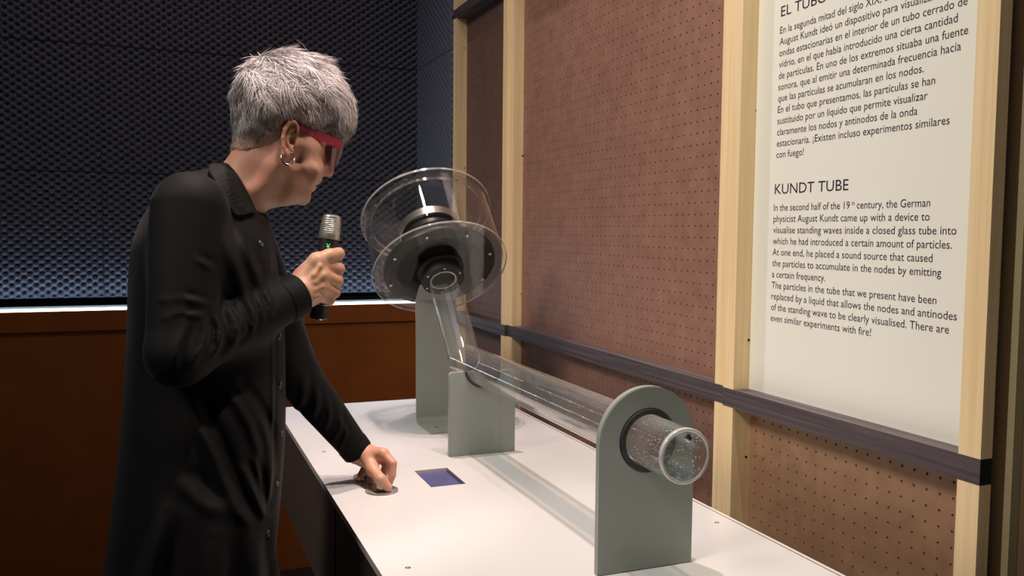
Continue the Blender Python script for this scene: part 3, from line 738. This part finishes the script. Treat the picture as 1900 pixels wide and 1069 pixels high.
# right hand around the microphone
MT, MB = P(616.5, 398, 1.398), P(591, 592, 1.392)
mi = [P(592, 492, 1.362), P(598, 511, 1.356), P(597, 531, 1.357), P(590, 549, 1.362)]
body += [cone(ER, WR, .040, .0255, .01), cone(SR, ER, .040, .038, .01)]
body += [cone(WR, P(563, 540, 1.364), .0250, .0240, .01)]
for j, (m, wy, r0) in enumerate(zip(mi, (520, 532, 545, 556), (.0120, .0118, .0112, .0102))):
    body.append(cone(P(560, wy, 1.370+.002*j), m, .0165, r0, .010))
body.append(ell(P(580, 520, 1.371), (.022, .012, .030), .012, rot=rotY(12)))
pip = [P(627, 499, 1.374), P(624.5, 521, 1.372), P(620, 542, 1.374), P(611, 557, 1.378)]
dip = [P(622, 503, 1.408), P(618, 526, 1.408), P(613, 546, 1.408), P(606, 560, 1.406)]
tip = [P(596, 508, 1.420), P(592, 530, 1.420), P(589, 549, 1.419), P(585, 561, 1.416)]
for j, r in enumerate((.0098, .0096, .0090, .0078)):
    body += [cone(mi[j], pip[j], r+.0012, r+.0002, .0035), ell(pip[j], (r+.0012,)*3, .003), cone(pip[j], dip[j], r, r-.0012, .0012), cone(dip[j], tip[j], r-.0012, r-.002, .0012)]
body += chain([P(566, 512, 1.372), P(588, 484, 1.362), P(611, 474.5, 1.366), P(628, 471, 1.376)], [.0165, .0125, .0100, .0104], .006)
for a, b in (((572, 528), (594, 494)), ((570, 536), (600, 512)), ((570, 544), (599, 532)), ((572, 552), (591, 549))):
    body += chain([P(*a, 1.352), P((a[0]+b[0])/2, (a[1]+b[1])/2, 1.3465), P(*b, 1.3465)], [.0016, .0018, .0022], .007)
# left hand on the chrome knob
body += [cone(SL, EL, .044, .036, .01), cone(EL, WL, .036, .0235, .01), cone(WL, P(676, 842, 1.684), .0225, .0215, .01)]
ml = [P(711, 842, 1.640), P(706, 845, 1.662), P(697, 852, 1.684), P(688, 860, 1.700)]
for j, (m, r0) in enumerate(zip(ml, (.0118, .0115, .0105, .0095))):
    body.append(cone(P(677, 842+3*j, 1.680+.006*j), m, .0165, r0, .010))
body.append(ell(P(693, 848, 1.668), (.022, .024, .011), .012, rot=rotY(20)))
KN = np.array([.384, 1.615, .898])
lf = [[ml[0], P(728, 860, 1.622), P(727.5, 881, 1.618), P(722.5, 896, 1.618)],
      [ml[1], P(717, 860, 1.652), P(713, 876, 1.648), P(708.5, 888, 1.640)],
      [ml[2], P(695, 872, 1.690), P(689.5, 885, 1.680), P(687, 894, 1.662)],
      [ml[3], P(675, 872, 1.700), P(669, 881, 1.690), P(667.5, 887, 1.676)]]
for ch, r in zip(lf, (.0086, .0084, .0080, .0070)):
    body += [cone(ch[0], ch[1], r+.0015, r+.0003, .004), cone(ch[1], ch[2], r, r-.0008, .0015), cone(ch[2], ch[3], r-.0008, r-.0016, .0015)]
body += chain([P(683, 850, 1.664), P(692, 872, 1.632), P(706, 889.5, 1.598), P(719.5, 904, 1.596)], [.0165, .0118, .0098, .0088], .006)
# hidden trunk and legs under the dress, feet in shoes
NB = P(440, 400, Y0); PV = np.array([.030, Y0, .88])
HX = .075
body += [cone(P(425, 440, Y0), P(385, 560, Y0), .05, .09, .03), cone(P(385, 560, Y0), PV, .085, .085, .03), cone(P(410, 460, Y0), SR, .040, .033, .03), cone(P(410, 460, Y0), SL, .040, .033, .03)]
for s, fx in ((-1, -.03), (1, .02)):
    hip = np.array([.03, Y0+s*.075, .84]); kn = np.array([fx+.03, Y0+s*.09, .45]); an = np.array([fx-.02, Y0+s*.10, .045])
    body += [cone(PV, hip, .085, .075, .03), cone(hip, kn, .072, .050, .02), cone(kn, kn*.6+an*.4+np.array([-.012, 0, 0]), .047, .050, .02), cone(kn*.6+an*.4+np.array([-.012, 0, 0]), an, .050, .033, .02), cone(an, an+np.array([.13, 0, -.045]), .034, .022, .02)]
base_head = lambda Q: HEAD(Q)
def base_masked(Q):
    return HEAD(Q)
fb = compose(base_masked, body)
person = empty('person', (.0, Y0, -.04))
tag(person, 'person with short silver hair and pink glasses, in black dress, bending over the table', 'person')
import time as _t; _t0 = _t.time()
V, Fq = surface_nets(fb, (-.16, 1.20, -.03), (.46, 1.74, 1.68), .0018)
bo = mesh_np('body', V, Fq, M['skin'], person)
print('body', len(V), round(_t.time()-_t0, 1))
# skin detail: lips and knuckles a little redder
vx = np.array(V)
def near(c, r): return np.exp(-((vx-np.asarray(c))**2).sum(1)/(r*r))
lip = np.zeros(len(vx))
for c in ((592, 340), (584, 350)):
    p = P(*c, 1.45); lip = np.maximum(lip, np.exp(-(((vx[:, 0]-p[0])/.008)**2+((vx[:, 2]-p[2])/.0042)**2)-((vx[:, 1]-Y0)/.026)**2))
for p in pip+[l[1] for l in lf]+[l[3] for l in lf]: lip = np.maximum(lip, .35*near(p, .014))
lip = np.maximum(lip, .45*np.exp(-(((vx[:, 0]-P(614, 318, 1.45)[0])/.014)**2+((vx[:, 2]-P(614, 318, 1.45)[2])/.012)**2)))
a = bo.data.attributes.new('tint', 'FLOAT', 'POINT'); a.data.foreach_set('value', lip.astype(np.float32))
n, l, b = nodes(M['skin'])
at = n.new('ShaderNodeAttribute'); at.attribute_name = 'tint'; mx = n.new('ShaderNodeMixRGB'); mx.inputs[1].default_value = (.60, .32, .215, 1); mx.inputs[2].default_value = (.50, .15, .13, 1)
nz = n.new('ShaderNodeTexNoise'); nz.inputs['Scale'].default_value = 14; nz.inputs['Detail'].default_value = 5
tc = n.new('ShaderNodeTexCoord'); l.new(tc.outputs['Object'], nz.inputs['Vector'])
m2 = n.new('ShaderNodeMixRGB'); m2.blend_type = 'MULTIPLY'; m2.inputs[0].default_value = .30; l.new(at.outputs['Fac'], mx.inputs[0]); l.new(mx.outputs[0], m2.inputs[1]); l.new(nz.outputs['Color'], m2.inputs[2]); l.new(m2.outputs[0], b.inputs['Base Color'])
n2 = n.new('ShaderNodeTexNoise'); n2.inputs['Scale'].default_value = 260; l.new(tc.outputs['Object'], n2.inputs['Vector']); bp = n.new('ShaderNodeBump'); bp.inputs['Strength'].default_value = .12; bp.inputs['Distance'].default_value = .0008; l.new(n2.outputs['Fac'], bp.inputs['Height']); l.new(bp.outputs[0], b.inputs['Normal'])
# nails and eyes
for s in (-1, 1):
    p = P(615, 281, YE_); p[1] = Y0+.13*(p[0]-XH)+s*.0325
    latheo('eye', p, (1, 0, -.35), [(0, .0105), (.004, .0098), (.0075, .0073), (.0098, .0037), (.0105, 0), (.0098, -.0037), (0, -.0105)], M['eye'], person, 24)

# hair: a fitted cap over the skull with thousands of strands
cap_px = [(421, 158), (425, 134), (439, 117), (460, 105.5), (487, 99.5), (520, 97), (550, 100), (580, 110), (603.6, 123.4), (621.6, 140), (636.5, 161), (647.5, 182), (652.5, 200), (653.5, 221), (649, 242), (640, 256), (625, 300), (560, 350), (480, 345), (440, 310), (432, 270), (431, 230), (428.4, 200), (424, 175)]
cap_ctrl = [(530, 180, .088), (460, 190, .081), (600, 185, .078), (625, 225, .068), (585, 235, .0725), (540, 230, .0775), (500, 240, .0735), (470, 265, .0655), (445, 260, .063), (537, 300, .066), (590, 300, .054)]
CAP = Inflate(sm_poly(P2(cap_px), 3), cap_ctrl, .0025, head_yc, 500)
hl_px = [(400, 60), (690, 60), (690, 262), (645, 262), (636, 262), (624, 257), (608, 250), (594, 245), (578, 239), (563, 233), (554, 233), (548, 226), (540, 222), (530, 226), (522, 238), (518, 252), (505, 264), (480, 275), (450, 279), (425, 272), (400, 272)]
HL = sm_poly(P2(hl_px, 1.385), 2)
def f_cap(Q, c=None, R=1e9):
    v = CAP(Q); h = HEAD(Q); r = poly_sd(HL, Q[:, [0, 2]])
    v = np.minimum(v, h-.0025); v = np.maximum(v, h-(.0005+.32*np.maximum(r, 0)))
    v = smax(v, -(r+.001), .003)
    return v
V, Fq = surface_nets(f_cap, (.06, 1.34, 1.46), (.33, 1.56, 1.70), .003)
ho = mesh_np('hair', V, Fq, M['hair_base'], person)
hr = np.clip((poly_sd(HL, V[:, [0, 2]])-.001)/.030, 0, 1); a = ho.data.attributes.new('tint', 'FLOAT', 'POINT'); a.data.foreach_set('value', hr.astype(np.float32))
# strands
ho.data.update(); tri = Fq; A, B_, C_, D_ = [V[tri[:, i]] for i in range(4)]
ar = np.linalg.norm(np.cross(C_-A, D_-B_), axis=1); cen = (A+B_+C_+D_)/4; nrm = np.cross(C_-A, D_-B_); nrm /= np.linalg.norm(nrm, axis=1)[:, None]+1e-12
if (nrm*(cen-cen.mean(0))).sum() < 0: nrm = -nrm
rgn = poly_sd(HL, cen[:, [0, 2]]); ok = (rgn > -.0005) & (CAP(cen) > -.004); wgt = ar*ok; wgt /= wgt.sum()
NS = 30000; pick = RNG.choice(len(cen), NS, p=wgt); root = cen[pick]+RNG.normal(0, .0012, (NS, 3)); nr = nrm[pick]
def fld(p, pts, vecs, s=.045):
    w = np.exp(-((p[:, None, :]-pts[None])**2).sum(-1)/(2*s*s))+1e-9; return (w[:, :, None]*vecs[None]).sum(1)/w.sum(1)[:, None]
fpts, fvec, flen = [], [], []
for px, py, dx, dz, dy, L_ in ((440, 130, -.7, -.5, -.1, .022), (430, 170, -.45, -.8, 0, .018), (470, 110, .25, .1, -.5, .030), (520, 105, .8, .0, -.5, .034), (570, 115, .9, -.25, -.35, .034), (610, 145, .8, -.5, -.2, .032), (640, 190, .45, -.9, 0, .030), (648, 230, .1, -1, .1, .024),
                             (470, 150, .2, -.8, -.5, .026), (520, 150, .65, -.55, -.4, .032), (570, 165, .8, -.5, -.2, .034), (610, 195, .7, -.7, 0, .032), (600, 225, .65, -.75, 0, .020), (560, 200, .75, -.6, 0, .028), (510, 195, .35, -.9, -.1, .024), (460, 200, -.1, -1, 0, .016),
                             (545, 220, .4, -.9, 0, .012), (500, 235, -.1, -1, 0, .009), (450, 240, -.1, -1, 0, .008), (490, 262, -.1, -1, 0, .0060), (445, 268, -.1, -1, 0, .0065), (525, 235, -.2, -1, 0, .006)):
    fpts.append(P(px, py, 1.40)); fvec.append((dx, dy, dz)); flen.append(L_)
fpts, fvec, flen = np.array(fpts), np.array(fvec, float), np.array(flen)
fp2 = fpts.copy(); fp2[:, 1] = 0; r2 = root.copy(); r2[:, 1] = 0
dirs = fld(r2, fp2, fvec, .020); sidey = np.sign(root[:, 1]-head_yc(root[:, 0], 0)); dirs[:, 1] *= -sidey
# tufts: strands that lie together lean together
tc_ = root[RNG.integers(0, NS, 420)]; tid = np.empty(NS, int)
for i0 in range(0, NS, 3000): tid[i0:i0+3000] = ((root[i0:i0+3000, None]-tc_[None])**2).sum(-1).argmin(1)
tv = RNG.normal(0, .34, (420, 3)); tl = RNG.uniform(.75, 1.25, 420); tlift = RNG.uniform(.02, .42, 420)
dirs += tv[tid]+RNG.normal(0, .16, (NS, 3))
ln = fld(r2, fp2, np.repeat(flen[:, None], 3, 1), .016)[:, 0]*tl[tid]*RNG.uniform(.7, 1.15, NS)
tan = dirs-nr*(dirs*nr).sum(1)[:, None]; tan /= np.linalg.norm(tan, axis=1)[:, None]
lift = (tlift[tid]+RNG.uniform(0, .10, NS))*np.clip(ln/.02, .15, 1)
wav = RNG.uniform(0, 2*PI, 420)[tid]; side = np.cross(nr, tan)
SEG = 5; wd = np.where(ln > .012, .00048, .00030)[:, None]
ptsS = []; p = root-nr*.0008; d = tan+nr*lift[:, None]
for k in range(SEG+1):
    ptsS.append(p.copy())
    t = k/SEG; d = tan+nr*(lift*(1-1.9*t))[:, None]+side*(.26*np.sin(wav+t*4.5))[:, None]; d /= np.linalg.norm(d, axis=1)[:, None]
    p = p+d*(ln/SEG)[:, None]
rdir = side+nr*RNG.normal(0, .6, NS)[:, None]; rdir /= np.linalg.norm(rdir, axis=1)[:, None]
Vs = np.zeros((NS, SEG*2+1, 3)); Q4 = []
for k in range(SEG):
    w_ = wd*(1-.5*k/SEG); Vs[:, 2*k] = ptsS[k]-rdir*w_; Vs[:, 2*k+1] = ptsS[k]+rdir*w_
Vs[:, SEG*2] = ptsS[SEG]
loc_t = []
for k in range(SEG-1): loc_t += [(2*k, 2*k+1, 2*k+3), (2*k, 2*k+3, 2*k+2)]
loc_t.append((2*SEG-2, 2*SEG-1, 2*SEG))
Fs = ((np.arange(NS)*(2*SEG+1))[:, None, None]+np.array(loc_t)).reshape(-1, 3)
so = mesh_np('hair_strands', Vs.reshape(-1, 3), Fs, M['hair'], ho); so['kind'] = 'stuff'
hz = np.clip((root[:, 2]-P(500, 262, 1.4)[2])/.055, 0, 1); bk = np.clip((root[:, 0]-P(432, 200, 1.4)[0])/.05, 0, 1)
tn = np.clip(.16+.80*hz**1.5*(.40+.60*bk)+RNG.normal(0, .13, NS)+RNG.normal(0, .12, 420)[tid], .02, 1)  # shade on the lower and back hair put into the strand colour
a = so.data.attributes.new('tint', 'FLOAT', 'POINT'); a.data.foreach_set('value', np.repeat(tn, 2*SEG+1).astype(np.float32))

# dress
dress_px = [(452, 330), (425, 312), (395, 312), (345, 322), (302, 352), (270, 392), (250, 435), (240, 480), (236, 560), (234, 640), (229, 720), (221, 830), (207, 950), (190, 1069), (178, 1180), (166, 1300), (158, 1420), (160, 1445), (300, 1462), (450, 1466), (578, 1450), (580, 1430), (556, 1300), (536, 1150), (519, 1069), (512, 1020), (511, 985), (516, 940), (523, 860), (527.5, 780), (528, 700), (526, 620), (521, 560), (514, 500), (507, 450), (499, 410), (491, 396), (480, 392), (466, 372)]
dress_ctrl = [(455, 378, .064), (435, 350, .070), (415, 340, .085), (422, 390, .105), (380, 360, .125), (440, 450, .150), (350, 480, .150), (300, 420, .13), (380, 560, .145), (380, 680, .135), (380, 800, .160), (370, 930, .185), (360, 1069, .19), (360, 1250, .20), (370, 1400, .21)]
DR = Inflate(sm_poly(P2(dress_px), 3), dress_ctrl, .005, lambda x, z: Y0+0*x, 900)
def seg2(Q2, pts):
    d = np.full(len(Q2), 1e9); tt = np.zeros(len(Q2)); n = len(pts)-1
    for i in range(n):
        a, b = pts[i], pts[i+1]; e = b-a; w = Q2-a; t = np.clip((w@e)/(e@e), 0, 1); q = np.sqrt(((w-t[:, None]*e)**2).sum(1)); m = q < d; d = np.where(m, q, d); tt = np.where(m, (i+t)/n, tt)
    return d, tt
def mkfold(px, y, amp, wid):
    pts = P2(px, y); off = pts+np.array([wid*1.5, wid*.3]); c = pts.mean(0); R = np.abs(pts-c).max()+.05
    def f(Q):
        out = np.zeros(len(Q)); m = (np.abs(Q[:, 0]-c[0]) < R) & (np.abs(Q[:, 2]-c[1]) < R)
        if m.any():
            q = Q[m][:, [0, 2]]; d, t = seg2(q, pts); d2, _ = seg2(q, off); e = np.sin(PI*np.clip(t*.9+.05, 0, 1))**.7
            out[m] = 1.5*amp*e*(np.exp(-(d/wid)**2)-.8*np.exp(-(d2/wid)**2))
        return out
    return f
torso_folds = [mkfold(p, 1.31, a_, w_) for p, a_, w_ in (
    ([(358, 753), (372, 790), (384, 812), (400, 850), (413, 884), (432, 925), (457, 960)], .009, .010),
    ([(435, 716), (462, 750), (482, 782), (494, 812), (500, 836), (505.7, 884), (500, 920), (493, 949)], .007, .008),
    ([(413, 722), (440, 748), (462, 785), (478, 830), (486, 880)], .005, .008),
    ([(449, 862), (460, 885), (471, 913), (480, 940), (486, 957)], .006, .006),
    ([(470, 850), (482, 900), (490, 955)], .004, .005),
    ([(330, 880), (370, 915), (410, 935)], .005, .012),
    ([(400, 400), (425, 470), (450, 540), (480, 600), (500, 640)], .004, .010),
    ([(440, 420), (460, 480), (485, 540)], .003, .008),
    ([(300, 940), (290, 1000), (270, 1080), (255, 1200), (250, 1400)], .010, .016),
    ([(400, 980), (395, 1060), (385, 1200), (380, 1400)], .010, .016),
    ([(470, 1000), (478, 1080), (480, 1200), (490, 1400)], .009, .014),
    ([(505, 430), (509, 520), (510, 600), (512, 700), (510, 800), (506, 900), (498, 960)], .0022, .003))]
def f_torso(Q):
    v = DR(Q); nearm = Q[:, 1] < Y0
    if nearm.any():
        q = Q[nearm]; dsp = sum(f(q) for f in torso_folds)*np.clip((DR.samp(DR.d, q[:, 0], q[:, 2])-.004)/.035, 0, 1); w = v.copy(); w[nearm] = v[nearm]-dsp; v = w
    return v
# sleeves
def sleeve(S_, E_, W_, r, folds, yc):
    def f(Q):
        v = smin(sd_cone(Q, S_, E_, r[0], r[1]), sd_cone(Q, E_, W_, r[1]*.97, r[2]), .012)
        for fo in folds: v = v-fo(Q)
        d = W_-E_; d = d/np.linalg.norm(d); cut = (Q-W_)@d
        return smax(v, cut, .002)
    return f
slf = [mkfold(p, 1.25, a_, w_) for p, a_, w_ in (
    ([(302, 556), (340, 550), (385, 562)], .0035, .005), ([(307, 590), (340, 580), (378, 583)], .004, .005), ([(365, 481), (380, 488), (396, 500)], .0025, .005),
    ([(377, 592), (384, 615), (380, 640), (357, 671)], .004, .005), ([(402, 584), (411, 609), (408, 640), (396, 664)], .0040, .0048), ([(427, 574), (441, 600), (442, 622), (436, 645)], .0040, .0048),
    ([(443, 566), (455, 598), (455, 620), (449, 632)], .0036, .0042), ([(464, 552), (476, 584), (477, 600), (470, 618)], .0036, .0042), ([(484, 550), (492, 575), (492, 598)], .003, .004), ([(500, 540), (510, 565), (508, 590)], .0026, .004),
    ([(345, 600), (330, 640), (322, 680)], .003, .006))]
WRc = WR-(WR-ER)/np.linalg.norm(WR-ER)*.006
f_sl1 = sleeve(P(352, 388, 1.325), ER, WRc, (.0530, .0450, .0325), slf, 1.3)
slf2 = [mkfold(p, 1.64, a_, w_) for p, a_, w_ in (([(610, 745), (612, 775), (605, 800)], .003, .005), ([(632, 772), (634, 795), (622, 822)], .0035, .005), ([(645, 788), (644, 812), (635, 838)], .003, .004), ([(560, 690), (562, 730), (550, 770)], .003, .008), ([(585, 715), (588, 750), (580, 780)], .0025, .006))]
f_sl2 = sleeve(SL, EL, WL-(WL-EL)/np.linalg.norm(WL-EL)*.004, (.056, .0455, .0290), slf2, 1.6)
cR = (SR+WR)/2
def f_dress(Q, c=None, R=1e9):
    v = f_torso(Q)
    if c is None or np.linalg.norm(c-P(380, 560, 1.3)) < .35+R or R > 1: v = smin(v, f_sl1(Q), .022)
    if c is None or np.linalg.norm(c-P(560, 650, 1.62)) < .38+R or R > 1: v = smin(v, f_sl2(Q), .014)
    return v
_t0 = _t.time()
V, Fq = surface_nets(f_dress, (-.20, 1.18, .42), (.46, 1.76, 1.50), .0030, 20)
dro = mesh_np('dress', V, Fq, M['dress'], person)
print('dress', len(V), round(_t.time()-_t0, 1))
# cuffs
def cuff(W_, E_, r, ln_):
    d = Vector((W_-E_)).normalized(); c = Vector(W_)-d*ln_
    latheo('cuff', c, d, [(r-.0030, ln_+.0005), (r, ln_+.0005), (r+.0012, ln_-.001), (r+.0020, .002), (r+.0012, 0), (r-.002, 0), (r-.003, .004)], M['dress'], person, 48, True)
cuff(WR, ER, .0335, .030); cuff(WL, EL, .0295, .022)
# collar leaves hugging the neck
col_px = [(396, 297), (411, 296), (428, 303), (446, 331), (463, 360), (477, 392), (462, 397), (436, 402), (424, 390), (408, 360), (391, 328), (386, 312)]
CP = P2(col_px, 1.37); CPs = sm_poly(CP, 2)
top_line = P2([(411, 296), (428, 303), (447, 333), (468, 366), (478, 393)], 1.37)
def f_collar(Q, c=None, R=1e9):
    q = Q[:, [0, 2]]; d, _ = seg2(q, top_line); h = np.minimum(HEAD(Q), f_torso(Q))
    off = .0045+.13*np.minimum(d, .05)
    v = np.abs(h-off)-.0016
    return smax(v, -poly_sd(CPs, q), .0015)
V, Fq = surface_nets(f_collar, (.02, 1.30, 1.34), (.20, 1.60, 1.52), .0020)
mesh_np('collar', V, Fq, M['dress'], person)
# buttons
bpy.context.view_layer.update()
from mathutils.bvhtree import BVHTree
co = np.empty(len(dro.data.vertices)*3, np.float32); dro.data.vertices.foreach_get('co', co); co = co.reshape(-1, 3)
fi = np.empty(len(dro.data.loops), np.int32); dro.data.loops.foreach_get('vertex_index', fi); fi = fi.reshape(-1, 4)
bv = BVHTree.FromPolygons(co.tolist(), fi.tolist())
for px, py in ((484, 452), (518, 625), (519.5, 714), (522, 805), (514, 898), (497, 990), (492, 1090), (488, 1200)):
    o_ = Vector(CAM); d_ = Vector(P(px, py, Y0))-o_; hit = bv.ray_cast(o_, d_.normalized())
    if hit[0] is None: hit = bv.ray_cast(o_, (Vector(P(px-4, py, Y0))-o_).normalized())
    if hit[0] is not None:
        nn = hit[1] if hit[1].y < 0 else -hit[1]
        latheo('button', hit[0]-nn*.0004, nn, [(0, 0), (.0052, 0), (.0054, .0012), (.0046, .0022), (.0036, .0015), (.0012, .0015), (0, .0007)], M['button'], person, 24)
# shoes
for s, fx in ((-1, -.03), (1, .02)):
    an = np.array([fx-.02, Y0+s*.10, .045]); t_ = an+np.array([.14, 0, -.05])
    fs = compose(None, [cone(an+np.array([-.02, 0, -.035]), t_, .042, .036, .02), cone(an, an+np.array([0, 0, -.03]), .042, .044, .02)])
    f2 = lambda Q, c=None, R=1e9, fs=fs, an=an: smax(smax(fs(Q, np.zeros(3), 1e9), -.04-Q[:, 2], .004), Q[:, 2]-an[2]+.005, .004)
    V, Fq = surface_nets(f2, (an[0]-.12, an[1]-.08, -.05), (an[0]+.24, an[1]+.08, .10), .005)
    mesh_np('shoe', V, Fq, M['shoe'], person)

# glasses: two tinted wrap lenses and broad translucent temples
gl = None
def gp(px, py, off, side):
    m = P(px, py, Y0-off).copy(); m[1] = Y0+.13*(m[0]-XH)+side*off; return Vector(m)
def ribbon(name, top, bot, th, m, parent):
    bm = bm_new(); n = len(top); L = []
    for t_, b_ in zip(top, bot): L.append((t_, b_))
    outer = [[bm.verts.new(p) for p in pr] for pr in L]
    inner = []
    for i in range(n):
        a = (L[min(i+1, n-1)][0]-L[max(i-1, 0)][0]); u = L[i][0]-L[i][1]; nn = a.cross(u).normalized()*th
        inner.append([bm.verts.new(p+nn) for p in L[i]])
    for i in range(n-1):
        bm.faces.new((outer[i][0], outer[i+1][0], outer[i+1][1], outer[i][1])); bm.faces.new((inner[i][1], inner[i+1][1], inner[i+1][0], inner[i][0]))
        bm.faces.new((outer[i][0], inner[i][0], inner[i+1][0], outer[i+1][0])); bm.faces.new((outer[i][1], outer[i+1][1], inner[i+1][1], inner[i][1]))
    bm.faces.new((outer[0][0], outer[0][1], inner[0][1], inner[0][0])); bm.faces.new((outer[-1][1], outer[-1][0], inner[-1][0], inner[-1][1]))
    o = bm_done(bm, name, m, parent); sharp(o, 50); return o
gl = empty('eyeglasses', (.28, Y0, 1.5), person)
gl.parent = person; gl.matrix_parent_inverse = Matrix.Translation(-person.location)
def gchild(o): o.matrix_parent_inverse = Matrix.Translation(-Vector((.28, Y0, 1.5))); return o
for s in (-1, 1):
    tt = [(503, 223.5), (520, 222), (540, 223), (553, 227), (575, 236.5), (600, 246.5), (622, 255), (636, 262)]
    tb = [(503, 227), (520, 227.5), (538, 229), (550, 235), (572, 248.5), (598, 262), (619, 271), (634, 277)]
    offs = [.0725, .0755, .0775, .0785, .0775, .0755, .0735, .0700]
    gchild(ribbon('temple', [gp(*a, o, s) for a, o in zip(tt, offs)], [gp(*a, o, s) for a, o in zip(tb, offs)], .0022*(-s), M['frame'], gl))
    # lens: wraps from the temple to the nose bridge
    lt = [(606, 271, .0680), (616, 267, .0690), (627, 266, .0660), (634, 267, .058), (637.5, 267.5, .046), (639, 268, .030), (638.5, 268, .012)]
    lb = [(607, 303, .0650), (613, 308.5, .0650), (620, 308, .0610), (624.5, 306, .052), (628, 303, .041), (630, 298, .026), (633, 286, .012)]
    gchild(ribbon('lens', [gp(a, b, o, s) for a, b, o in lt], [gp(a, b, o, s) for a, b, o in lb], .0016*(-s), M['lens'], gl))
    bm = bm_new(); sweep(bm, [gp(a, b, o, s) for a, b, o in lt], .0019, 8); gchild(bm_done(bm, 'brow_bar', M['frame'], gl, smooth=True))
    bm = bm_new(); sweep(bm, [gp(a, b, o, s) for a, b, o in lt[:1]+lb], .0011, 8); gchild(bm_done(bm, 'lens_rim', M['frame'], gl, smooth=True))
# hoop earrings
for s in (-1, 1):
    c = gp(534, 294, .079, s); R_ = .0098; bm = bm_new()
    pts = [c+Vector((R_*math.cos(t), s*-.0035*math.sin(t), R_*math.sin(t))) for t in np.linspace(math.radians(112), math.radians(112+325), 40)]
    sweep(bm, pts, .0016, 10); o = bm_done(bm, 'earring', M['silver'], person, smooth=True)

# ------------------------------------------------------------------ microphone held in the hand
MT, MB = Vector(MT), Vector(MB); ax = (MT-MB).normalized(); Lm = (MT-MB).length
mic = empty('microphone', tuple(MB)); tag(mic, 'black handheld wireless microphone with silver grille held in the raised hand', 'microphone')
def mlat(name, prof, m, parent=mic, seg=48, closed=False): return latheo(name, MB, ax, prof, m, parent, seg, closed)
mlat('handle', [(0, 0), (.0128, 0), (.0140, .0015), (.0140, .022), (.0132, .0228), (.0132, .0240), (.0142, .0248), (.0148, Lm*.5), (.0150, Lm-.040), (0, Lm-.040)], M['mic'])
mlat('base_ring', [(.0141, .0226), (.01425, .0228), (.01425, .0238), (.0141, .0240)], M['silver'], closed=True)
mlat('battery_contact', [(0, -.0012), (.0060, -.0012), (.0070, 0), (0, 0)], M['silver'])
prof = [(0, Lm-.040), (.0158, Lm-.040), (.0164, Lm-.038), (.0164, Lm-.032)]
for k in range(9):
    z = Lm-.032+k*.0030; prof += [(.0160-.00006*k*k*.4, z), (.0166-.00007*k*k*.5, z+.0008), (.0166-.00007*k*k*.5, z+.0020), (.0160-.00006*k*k*.4, z+.0026)]
prof += [(.0135, Lm-.003), (.0100, Lm-.0008), (0, Lm)]
mlat('grille', prof, M['grille'])
pm = MB+ax*(Lm-.052); vd = (Vector(CAM)-pm); vd = (vd-ax*vd.dot(ax)).normalized(); sd = ax.cross(vd)
for k, (u, v, r) in enumerate(((0, 0, .0022), (-.002, .0035, .0010), (.002, .0035, .0010))):
    latheo('indicator_light', pm+vd*.0146+sd*u*1.0+ax*v, vd, [(0, 0), (r, 0), (r*.8, .0006), (0, .0008)], M['led_green'], mic, 12)
